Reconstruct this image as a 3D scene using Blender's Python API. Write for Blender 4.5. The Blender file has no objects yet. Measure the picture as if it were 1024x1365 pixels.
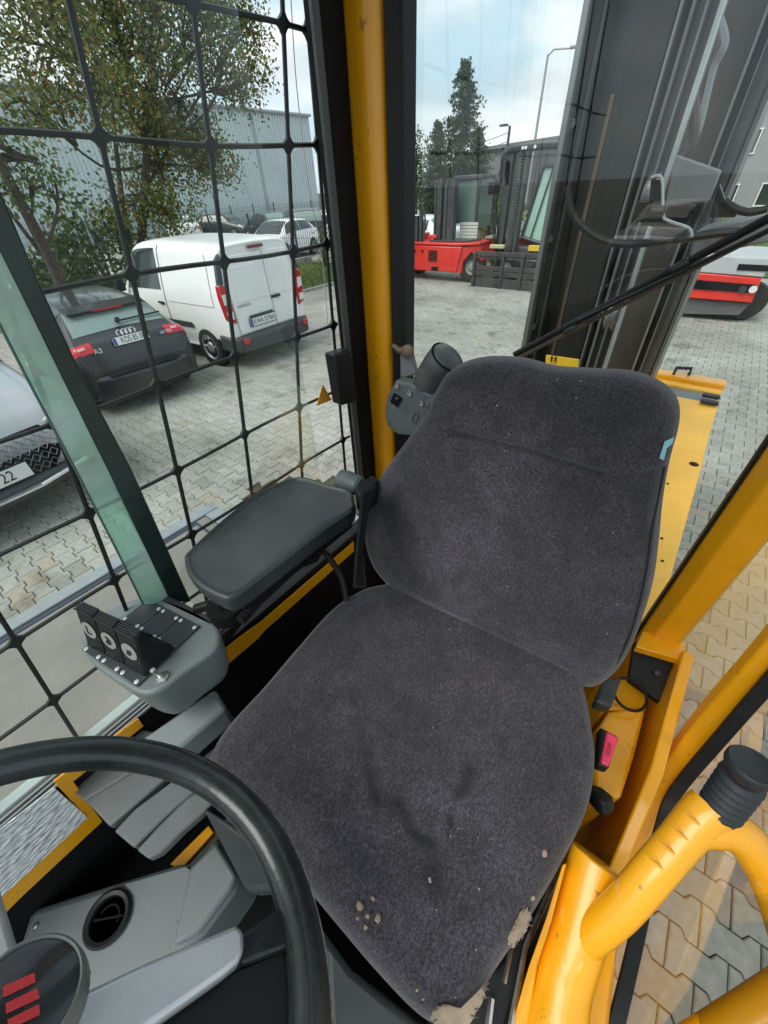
import bpy, bmesh, math, random
import numpy as np
from mathutils import Vector, Matrix
R_ = math.radians
random.seed(7); rng = np.random.default_rng(7)
scn = bpy.context.scene
COL = scn.collection

# ------------------------------------------------------------------ camera
F, CX, CY, H = 513.0, 512.0, 682.5, 2.5
def _norm(a): return a / np.linalg.norm(a)
_dn = _norm(np.array([(545 - CX) / F, (1290 - CY) / F, 1.0]))
_v = np.array([(1050 - CX) / F, 0, 1.0]); _v[1] = -(_v[0] * _dn[0] + _dn[2]) / _dn[1]
_Y = _norm(_v); _Z = -_dn; _X = np.cross(_Y, _Z)
RM = np.array([_X, _Y, _Z])          # camera (right, down, forward) -> world
EYE = np.array([0, 0, H])
cd = bpy.data.cameras.new('camera'); cam = bpy.data.objects.new('camera', cd); COL.objects.link(cam)
cd.sensor_fit = 'VERTICAL'; cd.sensor_height = 36; cd.lens = F / 1365 * 36
cd.clip_start = 0.02; cd.clip_end = 2000
M = Matrix.Identity(4)
for i in range(3):
    M[i][0] = RM[i, 0]; M[i][1] = -RM[i, 1]; M[i][2] = -RM[i, 2]; M[i][3] = EYE[i]
cam.matrix_world = M
scn.camera = cam

# ------------------------------------------------------------------ sky, sun, exposure
SUN_EL, SUN_AZ = R_(52), R_(200)
w = bpy.data.worlds.new('World'); scn.world = w; w.use_nodes = True
nt = w.node_tree; N = nt.nodes; L = nt.links; N.clear()
out = N.new('ShaderNodeOutputWorld'); bg = N.new('ShaderNodeBackground'); bg.inputs[1].default_value = 0.10
sky = N.new('ShaderNodeTexSky'); sky.sky_type = 'NISHITA'; sky.sun_disc = False
sky.sun_elevation = SUN_EL; sky.sun_rotation = SUN_AZ; sky.air_density = 1.0; sky.dust_density = 2.0
tc = N.new('ShaderNodeTexCoord'); mp = N.new('ShaderNodeMapping'); mp.inputs['Scale'].default_value = (1.6, 1.6, 4.5)
n1 = N.new('ShaderNodeTexNoise'); n1.inputs['Scale'].default_value = 1.7; n1.inputs['Detail'].default_value = 7; n1.inputs['Roughness'].default_value = .55
n1.inputs['Distortion'].default_value = .3
rp = N.new('ShaderNodeValToRGB'); rp.color_ramp.elements[0].position = .34; rp.color_ramp.elements[1].position = .60
n2 = N.new('ShaderNodeTexNoise'); n2.inputs['Scale'].default_value = 2.6; n2.inputs['Detail'].default_value = 6
r2 = N.new('ShaderNodeValToRGB')
r2.color_ramp.elements[0].position = .3; r2.color_ramp.elements[0].color = (3.3, 3.75, 4.1, 1)
r2.color_ramp.elements[1].position = .62; r2.color_ramp.elements[1].color = (6.2, 6.3, 6.3, 1)
mx = N.new('ShaderNodeMix'); mx.data_type = 'RGBA'
hz = N.new('ShaderNodeMix'); hz.data_type = 'RGBA'; hz.inputs[0].default_value = .75
hz.inputs[7].default_value = (2.9, 4.3, 4.9, 1)
L.new(tc.outputs['Generated'], mp.inputs[0]); L.new(mp.outputs[0], n1.inputs[0]); L.new(mp.outputs[0], n2.inputs[0])
L.new(n1.outputs[0], rp.inputs[0]); L.new(n2.outputs[0], r2.inputs[0])
L.new(sky.outputs[0], hz.inputs[6])
L.new(rp.outputs[0], mx.inputs[0]); L.new(hz.outputs[2], mx.inputs[6]); L.new(r2.outputs[0], mx.inputs[7])
L.new(mx.outputs[2], bg.inputs[0]); L.new(bg.outputs[0], out.inputs[0])
sd = bpy.data.lights.new('sun', 'SUN'); sd.energy = 1.5; sd.angle = R_(40); sd.color = (1, .96, .9)
sun = bpy.data.objects.new('sun', sd); COL.objects.link(sun)
_sv = Vector((math.sin(SUN_AZ) * math.cos(SUN_EL), math.cos(SUN_AZ) * math.cos(SUN_EL), math.sin(SUN_EL)))
sun.rotation_euler = _sv.to_track_quat('Z', 'Y').to_euler(); sun.location = (0, 0, 30)
vs = scn.view_settings; vs.view_transform = 'Standard'; vs.look = 'None'; vs.gamma = 1; vs.use_curve_mapping = False
vs.exposure = 0.95

# ------------------------------------------------------------------ where a line of sight meets a plane of the place
def ray(u, v): return RM @ np.array([(u - CX) / F, (v - CY) / F, 1.0])
def at_x(u, v, x): d = ray(u, v); return EYE + d * (x / d[0])
def at_y(u, v, y): d = ray(u, v); return EYE + d * (y / d[1])
def at_z(u, v, z): d = ray(u, v); return EYE + d * ((z - H) / d[2])
def at_d(u, v, t): return EYE + ray(u, v) * t
def at_pl(u, v, p0, n):
    d = ray(u, v); return EYE + d * (np.dot(np.array(p0) - EYE, n) / np.dot(d, n))

# ------------------------------------------------------------------ materials
MATS = {}
def mat(name, col, rough=.5, metal=0, var=0, stretch=None, vscale=20, bump=0, bscale=100, spec=.5, coat=0, trans=0, col2=None, sheen=0, detail=5, attr=None, emit=None):
    if name in MATS: return MATS[name]
    m = bpy.data.materials.new(name); m.use_nodes = True; nt = m.node_tree; n = nt.nodes; l = nt.links
    b = n['Principled BSDF']
    b.inputs['Base Color'].default_value = (*col, 1); b.inputs['Roughness'].default_value = rough; b.inputs['Metallic'].default_value = metal
    b.inputs['Specular IOR Level'].default_value = spec; b.inputs['Coat Weight'].default_value = coat; b.inputs['Coat Roughness'].default_value = .08
    b.inputs['Transmission Weight'].default_value = trans; b.inputs['Sheen Weight'].default_value = sheen
    tc = n.new('ShaderNodeTexCoord')
    src = None
    if attr:
        a = n.new('ShaderNodeAttribute'); a.attribute_name = attr; src = a.outputs['Color']
    if var or col2:
        t = n.new('ShaderNodeTexNoise'); t.inputs['Scale'].default_value = vscale; t.inputs['Detail'].default_value = detail; t.inputs['Roughness'].default_value = .6
        if stretch:
            ms_ = n.new('ShaderNodeMapping'); ms_.inputs['Scale'].default_value = stretch; l.new(tc.outputs['Object'], ms_.inputs[0]); l.new(ms_.outputs[0], t.inputs[0])
        else: l.new(tc.outputs['Object'], t.inputs[0])
        r = n.new('ShaderNodeValToRGB'); r.color_ramp.elements[0].position = .33; r.color_ramp.elements[1].position = .67
        c2 = col2 or tuple(min(1, c * (1 + var)) for c in col); c1 = col if col2 else tuple(c * (1 - var) for c in col)
        if attr: c1, c2 = (1 - var,) * 3, (1 + var,) * 3
        r.color_ramp.elements[0].color = (*c1, 1); r.color_ramp.elements[1].color = (*c2, 1)
        l.new(t.outputs[0], r.inputs[0])
        if attr:
            mm = n.new('ShaderNodeMix'); mm.data_type = 'RGBA'; mm.blend_type = 'MULTIPLY'; mm.inputs[0].default_value = 1
            l.new(src, mm.inputs[6]); l.new(r.outputs[0], mm.inputs[7]); src = mm.outputs[2]
        else: src = r.outputs[0]
        rr = n.new('ShaderNodeMapRange'); rr.inputs[3].default_value = max(0, rough - .1); rr.inputs[4].default_value = min(1, rough + .12)
        l.new(t.outputs[0], rr.inputs[0]); l.new(rr.outputs[0], b.inputs['Roughness'])
    if src is not None: l.new(src, b.inputs['Base Color'])
    if bump:
        t2 = n.new('ShaderNodeTexNoise'); t2.inputs['Scale'].default_value = bscale; t2.inputs['Detail'].default_value = 3
        l.new(tc.outputs['Object'], t2.inputs[0])
        bp = n.new('ShaderNodeBump'); bp.inputs['Strength'].default_value = bump; bp.inputs['Distance'].default_value = .4 / bscale
        l.new(t2.outputs[0], bp.inputs['Height']); l.new(bp.outputs[0], b.inputs['Normal'])
    if emit: b.inputs['Emission Color'].default_value = (*emit, 1); b.inputs['Emission Strength'].default_value = 1
    MATS[name] = m; return m

def glass(name, tint=(.93, .97, .95), refl=1.0, haze=.0):
    m = bpy.data.materials.new(name); m.use_nodes = True; nt = m.node_tree; n = nt.nodes; l = nt.links; n.clear()
    o = n.new('ShaderNodeOutputMaterial'); t = n.new('ShaderNodeBsdfTransparent'); t.inputs[0].default_value = (*tint, 1)
    g = n.new('ShaderNodeBsdfGlossy'); g.inputs['Roughness'].default_value = .01; g.inputs[0].default_value = (1, 1, 1, 1)
    f = n.new('ShaderNodeFresnel'); f.inputs[0].default_value = 1.5
    fm = n.new('ShaderNodeMath'); fm.operation = 'MULTIPLY'; fm.inputs[1].default_value = refl; fm.use_clamp = True; l.new(f.outputs[0], fm.inputs[0])
    x = n.new('ShaderNodeMixShader'); l.new(fm.outputs[0], x.inputs[0]); l.new(t.outputs[0], x.inputs[1]); l.new(g.outputs[0], x.inputs[2])
    last = x
    if haze:
        d = n.new('ShaderNodeBsdfDiffuse'); d.inputs[0].default_value = (.75, .85, .8, 1)
        tn = n.new('ShaderNodeTexNoise'); tn.inputs['Scale'].default_value = 9; tn.inputs['Detail'].default_value = 6
        tcx = n.new('ShaderNodeTexCoord'); l.new(tcx.outputs['Object'], tn.inputs[0])
        mr = n.new('ShaderNodeMapRange'); mr.inputs[1].default_value = .35; mr.inputs[2].default_value = .75; mr.inputs[3].default_value = haze * .4; mr.inputs[4].default_value = haze * 1.5
        l.new(tn.outputs[0], mr.inputs[0])
        x2 = n.new('ShaderNodeMixShader'); l.new(mr.outputs[0], x2.inputs[0]); l.new(x.outputs[0], x2.inputs[1]); l.new(d.outputs[0], x2.inputs[2]); last = x2
    l.new(last.outputs[0], o.inputs[0]); MATS[name] = m; return m

YEL = mat('yellow_paint', (.86, .375, .005), .32, var=.07, vscale=6, bump=.05, bscale=260, coat=.35)
def weather(m, dirt=(.30, .15, .02), amt=.5, chip=(.05, .035, .02)):
    n, l = m.node_tree.nodes, m.node_tree.links; b = n['Principled BSDF']; src = b.inputs['Base Color'].links[0].from_socket; tc = n.new('ShaderNodeTexCoord')
    for sc_, det, p0, p1, col, st in ((9, 8, .58, .80, dirt, (1, 1, 1)), (38, 5, .665, .685, chip, (1, 1, 1)), (60, 4, .66, .70, (.9, .55, .2), (1, .06, 1))):
        mp = n.new('ShaderNodeMapping'); mp.inputs['Scale'].default_value = st; mp.inputs['Rotation'].default_value = (.5, .4, .9); l.new(tc.outputs['Object'], mp.inputs[0])
        t = n.new('ShaderNodeTexNoise'); t.inputs['Scale'].default_value = sc_; t.inputs['Detail'].default_value = det; t.inputs['Roughness'].default_value = .65; l.new(mp.outputs[0], t.inputs[0])
        r = n.new('ShaderNodeMapRange'); r.inputs[1].default_value = p0; r.inputs[2].default_value = p1; r.inputs[4].default_value = amt; l.new(t.outputs[0], r.inputs[0])
        x = n.new('ShaderNodeMix'); x.data_type = 'RGBA'; l.new(r.outputs[0], x.inputs[0]); l.new(src, x.inputs[6]); x.inputs[7].default_value = (*col, 1); src = x.outputs[2]
    l.new(src, b.inputs['Base Color'])
weather(YEL, amt=.5)
YEL2 = mat('yellow_paint_pale', (.88, .47, .06), .5, var=.08, vscale=5, bump=.06, bscale=160)  # paler, rougher yellow for the hood covers
BLK = mat('black_plastic', (.009, .0095, .010), .45, var=.25, vscale=14, bump=.12, bscale=700, spec=.35)
BLKM = mat('black_panel', (.005, .005, .0055), .7, var=.3, vscale=9, spec=.2)
RUB = mat('black_rubber', (.010, .010, .011), .55, var=.3, vscale=30, bump=.1, bscale=300, spec=.35)
GREY = mat('grey_moulding', (.165, .19, .188), .42, var=.06, vscale=12, bump=.12, bscale=900)
GREY2 = mat('dark_grey_plate', (.03, .035, .036), .45, var=.2, vscale=30, bump=.05, bscale=600)
ARM = mat('armrest_vinyl', (.038, .043, .044), .38, var=.35, vscale=9, bump=.1, bscale=800)
SILV = mat('silver_lacquer', (.62, .62, .64), .30, metal=.6, var=.06, vscale=20)
STEEL = mat('bright_steel', (.62, .61, .58), .28, metal=1, var=.15, vscale=60)
MASTD = mat('mast_steel', (.012, .0145, .0145), .36, var=.55, vscale=14, stretch=(1, 1, .05), spec=.4)
MASTL = mat('mast_worn_steel', (.15, .165, .17), .33, metal=.4, var=.45, vscale=16, stretch=(1, 1, .05))
BROWN = mat('brown_grease', (.09, .065, .045), .55, var=.3, vscale=6)
RED = mat('red_paint', (.66, .028, .018), .38, var=.06, vscale=3, coat=.25)
WHITE = mat('white_paint', (.80, .81, .80), .3, var=.03, vscale=2, coat=.4)
TYRE = mat('tyre_rubber', (.022, .022, .022), .75, var=.2, vscale=12, bump=.2, bscale=80)
CARGL = mat('car_glass', (.028, .04, .038), .06, spec=.8)
REARGL = mat('rear_window_glass', (.19, .26, .24), .12, spec=.7)
GL = glass('window_glass', (.94, .975, .96), 1.35, .004)
GLL = glass('side_glass', (.92, .965, .95), .22, .012)
GLD = glass('door_glass', (.95, .97, .96), .42, .0)
GLG = glass('green_glass', (.58, .86, .74), .5, .45)
PLATE = mat('plate_white', (.78, .79, .78), .4); INK = mat('plate_ink', (.01, .01, .012), .5); EUB = mat('plate_blue', (.02, .07, .36), .4)
CHROME = mat('chrome', (.75, .76, .78), .12, metal=1)

# ------------------------------------------------------------------ mesh builder
class MB:
    def __init__(s): s.v = []; s.f = []; s.c = []
    def add(s, vs, fs, col=None):
        o = len(s.v); s.v += [tuple(map(float, p)) for p in vs]; s.f += [tuple(i + o for i in f) for f in fs]
        if col is not None: s.c += [col] * len(fs)
        return s
    def box(s, c, d, rot=None, col=None):
        hx, hy, hz = d[0] / 2, d[1] / 2, d[2] / 2
        vs = [Vector((x, y, z)) for x in (-hx, hx) for y in (-hy, hy) for z in (-hz, hz)]
        if rot is not None: vs = [rot @ p for p in vs]
        c = Vector(c)
        return s.add([p + c for p in vs], [(0, 1, 3, 2), (4, 6, 7, 5), (0, 4, 5, 1), (2, 3, 7, 6), (0, 2, 6, 4), (1, 5, 7, 3)], col)
    def box2(s, a, b): return s.box([(a[i] + b[i]) / 2 for i in range(3)], [abs(a[i] - b[i]) for i in range(3)])
    def prism(s, pts, ext):
        n = len(pts); e = np.array(ext); pts = [np.array(p) for p in pts]
        return s.add(pts + [p + e for p in pts], [tuple(range(n))[::-1], tuple(range(n, 2 * n))] + [(i, (i + 1) % n, n + (i + 1) % n, n + i) for i in range(n)])
    def tube(s, path, r, n=10, closed=False, flat=None, cap=True):
        P = [Vector(p) for p in path]; m = len(P); rs = r if isinstance(r, (list, tuple)) else [r] * m
        T = []
        for i in range(m):
            a = P[(i - 1) % m] if closed or i > 0 else P[i]; b = P[(i + 1) % m] if closed or i < m - 1 else P[i]
            T.append((b - a).normalized())
        up = Vector((0, 0, 1)) if abs(T[0].z) < .9 else Vector((1, 0, 0))
        nrm = (up - T[0] * up.dot(T[0])).normalized(); vs = []
        for i in range(m):
            nrm = (nrm - T[i] * nrm.dot(T[i])).normalized(); bi = T[i].cross(nrm)
            for k in range(n):
                a = 2 * math.pi * k / n
                vs.append(P[i] + nrm * math.cos(a) * rs[i] + bi * math.sin(a) * rs[i] * (flat or 1))
        fs = []
        for i in range(m if closed else m - 1):
            j = (i + 1) % m
            for k in range(n): k2 = (k + 1) % n; fs.append((i * n + k, i * n + k2, j * n + k2, j * n + k))
        if not closed and cap: fs += [tuple(range(n))[::-1], tuple((m - 1) * n + k for k in range(n))]
        return s.add(vs, fs)
    def cyl(s, a, b, r, n=16, r2=None): return s.tube([a, b], [r, r2 if r2 is not None else r], n)
    def lathe(s, c, ax, prof, n=24):
        ax = Vector(ax).normalized(); up = Vector((0, 0, 1)) if abs(ax.z) < .9 else Vector((1, 0, 0))
        e1 = (up - ax * up.dot(ax)).normalized(); e2 = ax.cross(e1); c = Vector(c); vs = []; m = len(prof)
        for (r, h) in prof:
            for k in range(n): a = 2 * math.pi * k / n; vs.append(c + ax * h + (e1 * math.cos(a) + e2 * math.sin(a)) * r)
        fs = [(i * n + k, i * n + (k + 1) % n, (i + 1) * n + (k + 1) % n, (i + 1) * n + k) for i in range(m - 1) for k in range(n)]
        fs += [tuple(range(n))[::-1], tuple((m - 1) * n + k for k in range(n))]
        return s.add(vs, fs)
    def quad(s, a, b, c, d, col=None): return s.add([a, b, c, d], [(0, 1, 2, 3)], col)

def catmull(P, k=6, closed=False):
    P = [np.array(p, float) for p in P]; n = len(P); out = []
    for i in range(n if closed else n - 1):
        g = (lambda j: P[j % n]) if closed else (lambda j: P[min(max(j, 0), n - 1)])
        a, b, c, d = g(i - 1), g(i), g(i + 1), g(i + 2)
        for t in np.arange(k) / k:
            out.append(.5 * (2 * b + (c - a) * t + (2 * a - 5 * b + 4 * c - d) * t * t + (3 * b - a - 3 * c + d) * t ** 3))
    if not closed: out.append(P[-1])
    return out

ROOT = {}
def mesh(name, mb, m, smooth=None):
    me = bpy.data.meshes.new(name); me.from_pydata(mb.v, [], mb.f)
    if m: me.materials.append(m)
    bm = bmesh.new(); bm.from_mesh(me); bmesh.ops.recalc_face_normals(bm, faces=bm.faces); bm.to_mesh(me); bm.free()
    if mb.c and len(mb.c) == len(me.polygons):
        a = me.attributes.new('Col', 'FLOAT_COLOR', 'FACE'); a.data.foreach_set('color', np.array([(*c, 1) for c in mb.c], 'f').ravel())
    if smooth is not None:
        me.polygons.foreach_set('use_smooth', [True] * len(me.polygons))
        me.set_sharp_from_angle(angle=R_(smooth))
    me.update(); return me
def obj(name, mb, m, parent=None, smooth=40, bevel=0, seg=2, label=None):
    me = mesh(name, mb, m, smooth) if isinstance(mb, MB) else mb
    o = bpy.data.objects.new(name, me); COL.objects.link(o)
    if parent is not None:
        o.parent = parent
        if parent.name in ROOT: o.matrix_parent_inverse = Matrix.Translation(-Vector(ROOT[parent.name]))
    if bevel:
        b = o.modifiers.new('bevel', 'BEVEL'); b.width = bevel; b.segments = seg; b.limit_method = 'ANGLE'; b.angle_limit = R_(35); b.harden_normals = False
    if label: o['label'] = label
    return o
def thing(name, label, cat, loc=(0, 0, 0), group=None):
    o = bpy.data.objects.new(name, None); COL.objects.link(o); o.location = loc; o['label'] = label; o['category'] = cat
    o.empty_display_size = .1
    if group: o['group'] = group
    if tuple(loc) != (0, 0, 0): ROOT[o.name] = tuple(map(float, loc))
    return o
def tag(o, label, cat, group=None):
    o['label'] = label; o['category'] = cat
    if group: o['group'] = group
    return o
def struct(name, mb, m, smooth=None):
    o = obj(name, mb, m, None, smooth); o['kind'] = 'structure'; return o
def stuff(name, mb, m, parent=None, smooth=None):
    o = obj(name, mb, m, parent, smooth); o['kind'] = 'stuff'; return o
def text(name, s, size, origin, xdir, ydir, m, parent, ext=.0008, align='CENTER', local=False, sx=1, shear=0):
    cu = bpy.data.curves.new(name, 'FONT'); cu.body = s; cu.size = size; cu.extrude = ext; cu.align_x = align; cu.align_y = 'CENTER'; cu.shear = shear
    cu.materials.append(m); to = bpy.data.objects.new(name, cu); COL.objects.link(to); dg = bpy.context.evaluated_depsgraph_get(); me = bpy.data.meshes.new_from_object(to.evaluated_get(dg)); bpy.data.objects.remove(to); me.name = name
    if not me.materials: me.materials.append(m)
    o = bpy.data.objects.new(name, me); COL.objects.link(o)
    x = Vector(xdir).normalized(); y = Vector(ydir); y = (y - x * y.dot(x)).normalized(); z = x.cross(y)
    W = Matrix(((x.x * sx, y.x, z.x, origin[0]), (x.y * sx, y.y, z.y, origin[1]), (x.z * sx, y.z, z.z, origin[2]), (0, 0, 0, 1)))
    o.matrix_basis = W; o.parent = parent
    if parent is not None and parent.name in ROOT: o.matrix_parent_inverse = Matrix.Translation(-Vector(ROOT[parent.name]))
    return o
def kids(o): return [c for c in bpy.data.objects if c.parent == o]
def copy_tree(o, parent=None):
    c = o.copy(); COL.objects.link(c); c.parent = parent
    for ch in kids(o): copy_tree(ch, c)
    return c
def prj(p):
    c = RM.T @ (np.array(p) - EYE); return (c[0] / c[2] * F + CX, c[1] / c[2] * F + CY, c[2]) if c[2] > .01 else (9e9, 9e9, -1)

# ================================================================== GROUND AND PAVING
g = MB(); g.quad((-400, -400, -.02), (400, -400, -.02), (400, 600, -.02), (-400, 600, -.02))
SAND = mat('joint_sand', (.045, .043, .03), .95, col2=(.065, .07, .035), vscale=1.5)
ground = struct('ground', g, SAND)
PAV = mat('concrete_paver', (.3, .3, .26), .8, attr='Col', var=.16, vscale=26, bump=.5, bscale=130, detail=8)
_n, _l = PAV.node_tree.nodes, PAV.node_tree.links; _b = _n['Principled BSDF']; _g = _n.new('ShaderNodeNewGeometry'); _src = _b.inputs['Base Color'].links[0].from_socket
for sc_, p0, p1, c0, c1 in ((.55, .36, .6, (.72, .71, .68), (1.04, 1.04, 1.03)), (2.1, .30, .42, (.6, .59, .56), (1, 1, 1)), (5.5, .62, .74, (1, 1, 1), (.80, .84, .70))):
    _t = _n.new('ShaderNodeTexNoise'); _t.inputs['Scale'].default_value = sc_; _t.inputs['Detail'].default_value = 6; _l.new(_g.outputs['Position'], _t.inputs[0])
    _r = _n.new('ShaderNodeValToRGB'); _r.color_ramp.elements[0].position = p0; _r.color_ramp.elements[1].position = p1; _r.color_ramp.elements[0].color = (*c0, 1); _r.color_ramp.elements[1].color = (*c1, 1); _l.new(_t.outputs[0], _r.inputs[0])
    _m = _n.new('ShaderNodeMix'); _m.data_type = 'RGBA'; _m.blend_type = 'MULTIPLY'; _m.inputs[0].default_value = 1; _l.new(_src, _m.inputs[6]); _l.new(_r.outputs[0], _m.inputs[7]); _src = _m.outputs[2]
_l.new(_src, _b.inputs['Base Color'])
half = [(-.1, .081), (-.060, .081), (-.040, .055), (.040, .055), (.060, .081), (.1, .081)]
poly = np.array(half + [(x, -y) for x, y in half[::-1]])
G = .0024
def inset(p, d):
    q = np.empty_like(p); n = len(p)
    for i in range(n):
        a, b, c = p[i - 1], p[i], p[(i + 1) % n]
        e1 = _norm(b - a); e2 = _norm(c - b); n1 = np.array([e1[1], -e1[0]]); n2 = np.array([e2[1], -e2[0]])
        bis = n1 + n2; q[i] = b - bis * d / (1 + np.dot(n1, n2)) * -1
    return q
p_out = inset(poly, G) if abs(inset(poly, G)).max() < .1 else inset(poly, -G)
p_in = inset(poly, G + .0042) if abs(inset(poly, G + .0042)).max() < .1 else inset(poly, -G - .0042)
nP = len(poly)
tv = np.vstack([np.c_[p_in, np.zeros(nP)], np.c_[p_out, np.full(nP, -.005)], np.c_[p_out, np.full(nP, -.018)]])
tf = [tuple(range(nP))[::-1]] + [(i, (i + 1) % nP, nP + (i + 1) % nP, nP + i) for i in range(nP)] + [(nP + i, nP + (i + 1) % nP, 2 * nP + (i + 1) % nP, 2 * nP + i) for i in range(nP)]
ANG = R_(1.2); ca, sa = math.cos(ANG), math.sin(ANG)
near, far = [], []
SC = 1.05
for j in range(-40, 150):
    for i in range(-120, 30):
        lx = (i * .2 + (j % 2) * .1) * SC; ly = j * .136 * SC
        x, y = lx * ca - ly * sa, lx * sa + ly * ca
        if -15.5 < x < -10.8 and 9 < y < 14.4: continue
        u, v, d = prj((x, y, 0))
        if d < 0 or d > 20 or not (-60 < u < 1090 and 200 < v < 1430): continue
        if (x * x + y * y) < .3: continue
        if 330 < u < 780 and v > 640 + (0 if u < 500 else -40): continue   # under the driver's seat
        (near if d < 4.9 else far).append((d, x, y, u, v))
near.sort()
vis = []
for q in near:
    d, x, y, u, v = q
    if (u > 880 and v > 640) or (u < 330 and v > 400): vis.append(q)
ids = set(id(q) for q in vis[:300])
rest = [q for q in near if id(q) not in ids] + far
def paver_col(x, y):
    k = .92 + .16 * rng.random()
    if rng.random() < .05: k *= .85
    if rng.random() < .015: return (.37 * k, .33 * k, .265 * k)
    return (.336 * k, .337 * k, (.296 + .012 * rng.random()) * k)
tmpl = []
for c in range(8):
    mb = MB(); mb.add(tv * [SC, SC, 1], tf, paver_col(0, 0)); tmpl.append(mesh('paver', mb, PAV))
for k, q in enumerate(vis[:300]):
    o = bpy.data.objects.new('paver', tmpl[k % 8]); COL.objects.link(o); o.parent = ground
    o.location = (q[1], q[2], rng.normal(0, .0012)); o.rotation_euler = (rng.normal(0, .006), rng.normal(0, .006), ANG + rng.normal(0, .006))
nr = len(rest); xy = np.array([(q[1], q[2]) for q in rest]); an = ANG + rng.normal(0, .006, nr)
base = tv * [SC, SC, 1]
V = np.empty((nr, len(base), 3)); c_, s_ = np.cos(an)[:, None], np.sin(an)[:, None]
V[:, :, 0] = base[None, :, 0] * c_ - base[None, :, 1] * s_ + xy[:, 0:1]; V[:, :, 1] = base[None, :, 0] * s_ + base[None, :, 1] * c_ + xy[:, 1:2]
V[:, :, 2] = base[None, :, 2] + rng.normal(0, .0015, nr)[:, None] + base[None, :, 0] * rng.normal(0, .008, nr)[:, None]
nb = len(base); fs = [tuple(i + k * nb for i in f) for k in range(nr) for f in tf]
me = bpy.data.meshes.new('paving'); me.from_pydata(V.reshape(-1, 3).tolist(), [], fs); me.materials.append(PAV)
cols = np.repeat(np.array([(*paver_col(*p), 1) for p in xy], 'f'), len(tf), axis=0)
a = me.attributes.new('Col', 'FLOAT_COLOR', 'FACE'); a.data.foreach_set('color', cols.ravel())
o = bpy.data.objects.new('paving', me); COL.objects.link(o); o.parent = ground; o['kind'] = 'stuff'
# paving too far off to tell the stones apart
g = MB(); g.quad((-60, 15.5, -.006), (40, 15.5, -.006), (40, 70, -.006), (-60, 70, -.006)); g.quad((-60, -30, -.006), (-20.5, -30, -.006), (-20.5, 15.4, -.006), (-60, 15.4, -.006)); g.quad((3, -20, -.006), (40, -20, -.006), (40, 15.4, -.006), (3, 15.4, -.006))
struct('yard_paving', g, mat('far_paving', (.31, .315, .28), .85, var=.14, vscale=3, bump=.4, bscale=9, detail=8))

# grass verge with kerb
g = MB(); g.quad((-15.5, 9, .03), (-10.9, 9, .03), (-10.9, 14.4, .03), (-15.5, 14.4, .03)); g.quad((-6, 17, .03), (14, 17, .03), (14, 60, .03), (-6, 60, .03)); g.quad((-36, -10, .02), (-14.6, -10, .02), (-14.6, 8, .02), (-36, 8, .02))
struct('lawn', g, mat('lawn_soil', (.06, .085, .025), .95, col2=(.10, .14, .035), vscale=2))
def grass(nm, x0, x1, y0, y1, n, h):
    mb = MB()
    xs = rng.uniform(x0, x1, n); ys = rng.uniform(y0, y1, n); an = rng.uniform(0, 6.28, n); hh = h * rng.uniform(.5, 1.2, n)
    for x, y, a, k in zip(xs, ys, an, hh):
        dx, dy = math.cos(a) * .014, math.sin(a) * .014; c = (.075 * (1 + random.random()), .13 * (1 + .5 * random.random()), .03)
        mb.add([(x - dx, y - dy, .02), (x + dx, y + dy, .02), (x + dy * 3, y - dx * 3, .02 + k)], [(0, 1, 2)], c)
    stuff(nm, mb, mat('grass_blade', (.1, .15, .03), .7, attr='Col', var=.2, vscale=2))
grass('grass', -15.4, -10.95, 9.1, 14.3, 6000, .10)
grass('grass', -5, 6, 17.2, 30, 9000, .16)
g = MB(); g.box((-10.85, 11.7, .02), (.09, 5.4, .1)); g.box((-15.6, 11.7, .1), (.12, 5.4, .28))
obj('kerb', g, mat('kerb_concrete', (.33, .33, .31), .85, var=.15, vscale=9), None, bevel=.01)['kind'] = 'structure'

# ================================================================== FAR BUILDINGS
def windows(root, spec, m_fr, m_gl, nx):
    for (a, b, c, d) in spec:   # centre x, centre z, w, h on a wall facing -Y at y = nx
        fr = MB(); t = .07
        fr.box((a, nx - .03, b + d / 2), (c + 2 * t, .1, t)); fr.box((a, nx - .03, b - d / 2), (c + 2 * t, .12, t))
        fr.box((a - c / 2, nx - .03, b), (t, .1, d - t)); fr.box((a + c / 2, nx - .03, b), (t, .1, d - t))
        f = obj('window', fr, m_fr, root)
        p = MB(); p.quad((a - c / 2, nx - .012, b - d / 2), (a + c / 2, nx - .012, b - d / 2), (a + c / 2, nx - .012, b + d / 2), (a - c / 2, nx - .012, b + d / 2)); obj('pane', p, m_gl, f)
# corrugated warehouse along the left
WX = -42.0
wh = thing('warehouse', 'long pale blue corrugated metal warehouse behind the fence and tree', 'warehouse', (WX, 20, 0))
CORR = mat('blue_sheet_metal', (.60, .67, .685), .5, var=.05, vscale=.6, bump=.02, bscale=30)
pts = []; y = -14.0
while y < 41:
    for dy, dx in ((0, 0), (.17, 0), (.20, .13), (.30, .13), (.34, 0)): pts.append((WX + dx, y + dy))
    y += .34
g = MB(); n = len(pts); g.add([(x, y, 0) for x, y in pts] + [(x, y, 8.5) for x, y in pts], [(i, i + 1, n + i + 1, n + i) for i in range(n - 1)])
obj('corrugated_wall', g, CORR, wh, smooth=20)
g = MB(); g.prism([(WX + .18, -14.3, 8.52), (WX + .18, -14.3, 8.72), (WX - 16, -14.3, 9.9), (WX - 16, -14.3, 9.7)], (0, 55.7, 0)); obj('roof', g, mat('roof_grey', (.3, .31, .32), .6), wh)
g = MB(); g.tube([(WX + .25, -14, 8.6), (WX + .25, 41, 8.6)], .13, 10); obj('gutter', g, mat('gutter_grey', (.36, .38, .39), .5), wh)
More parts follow.
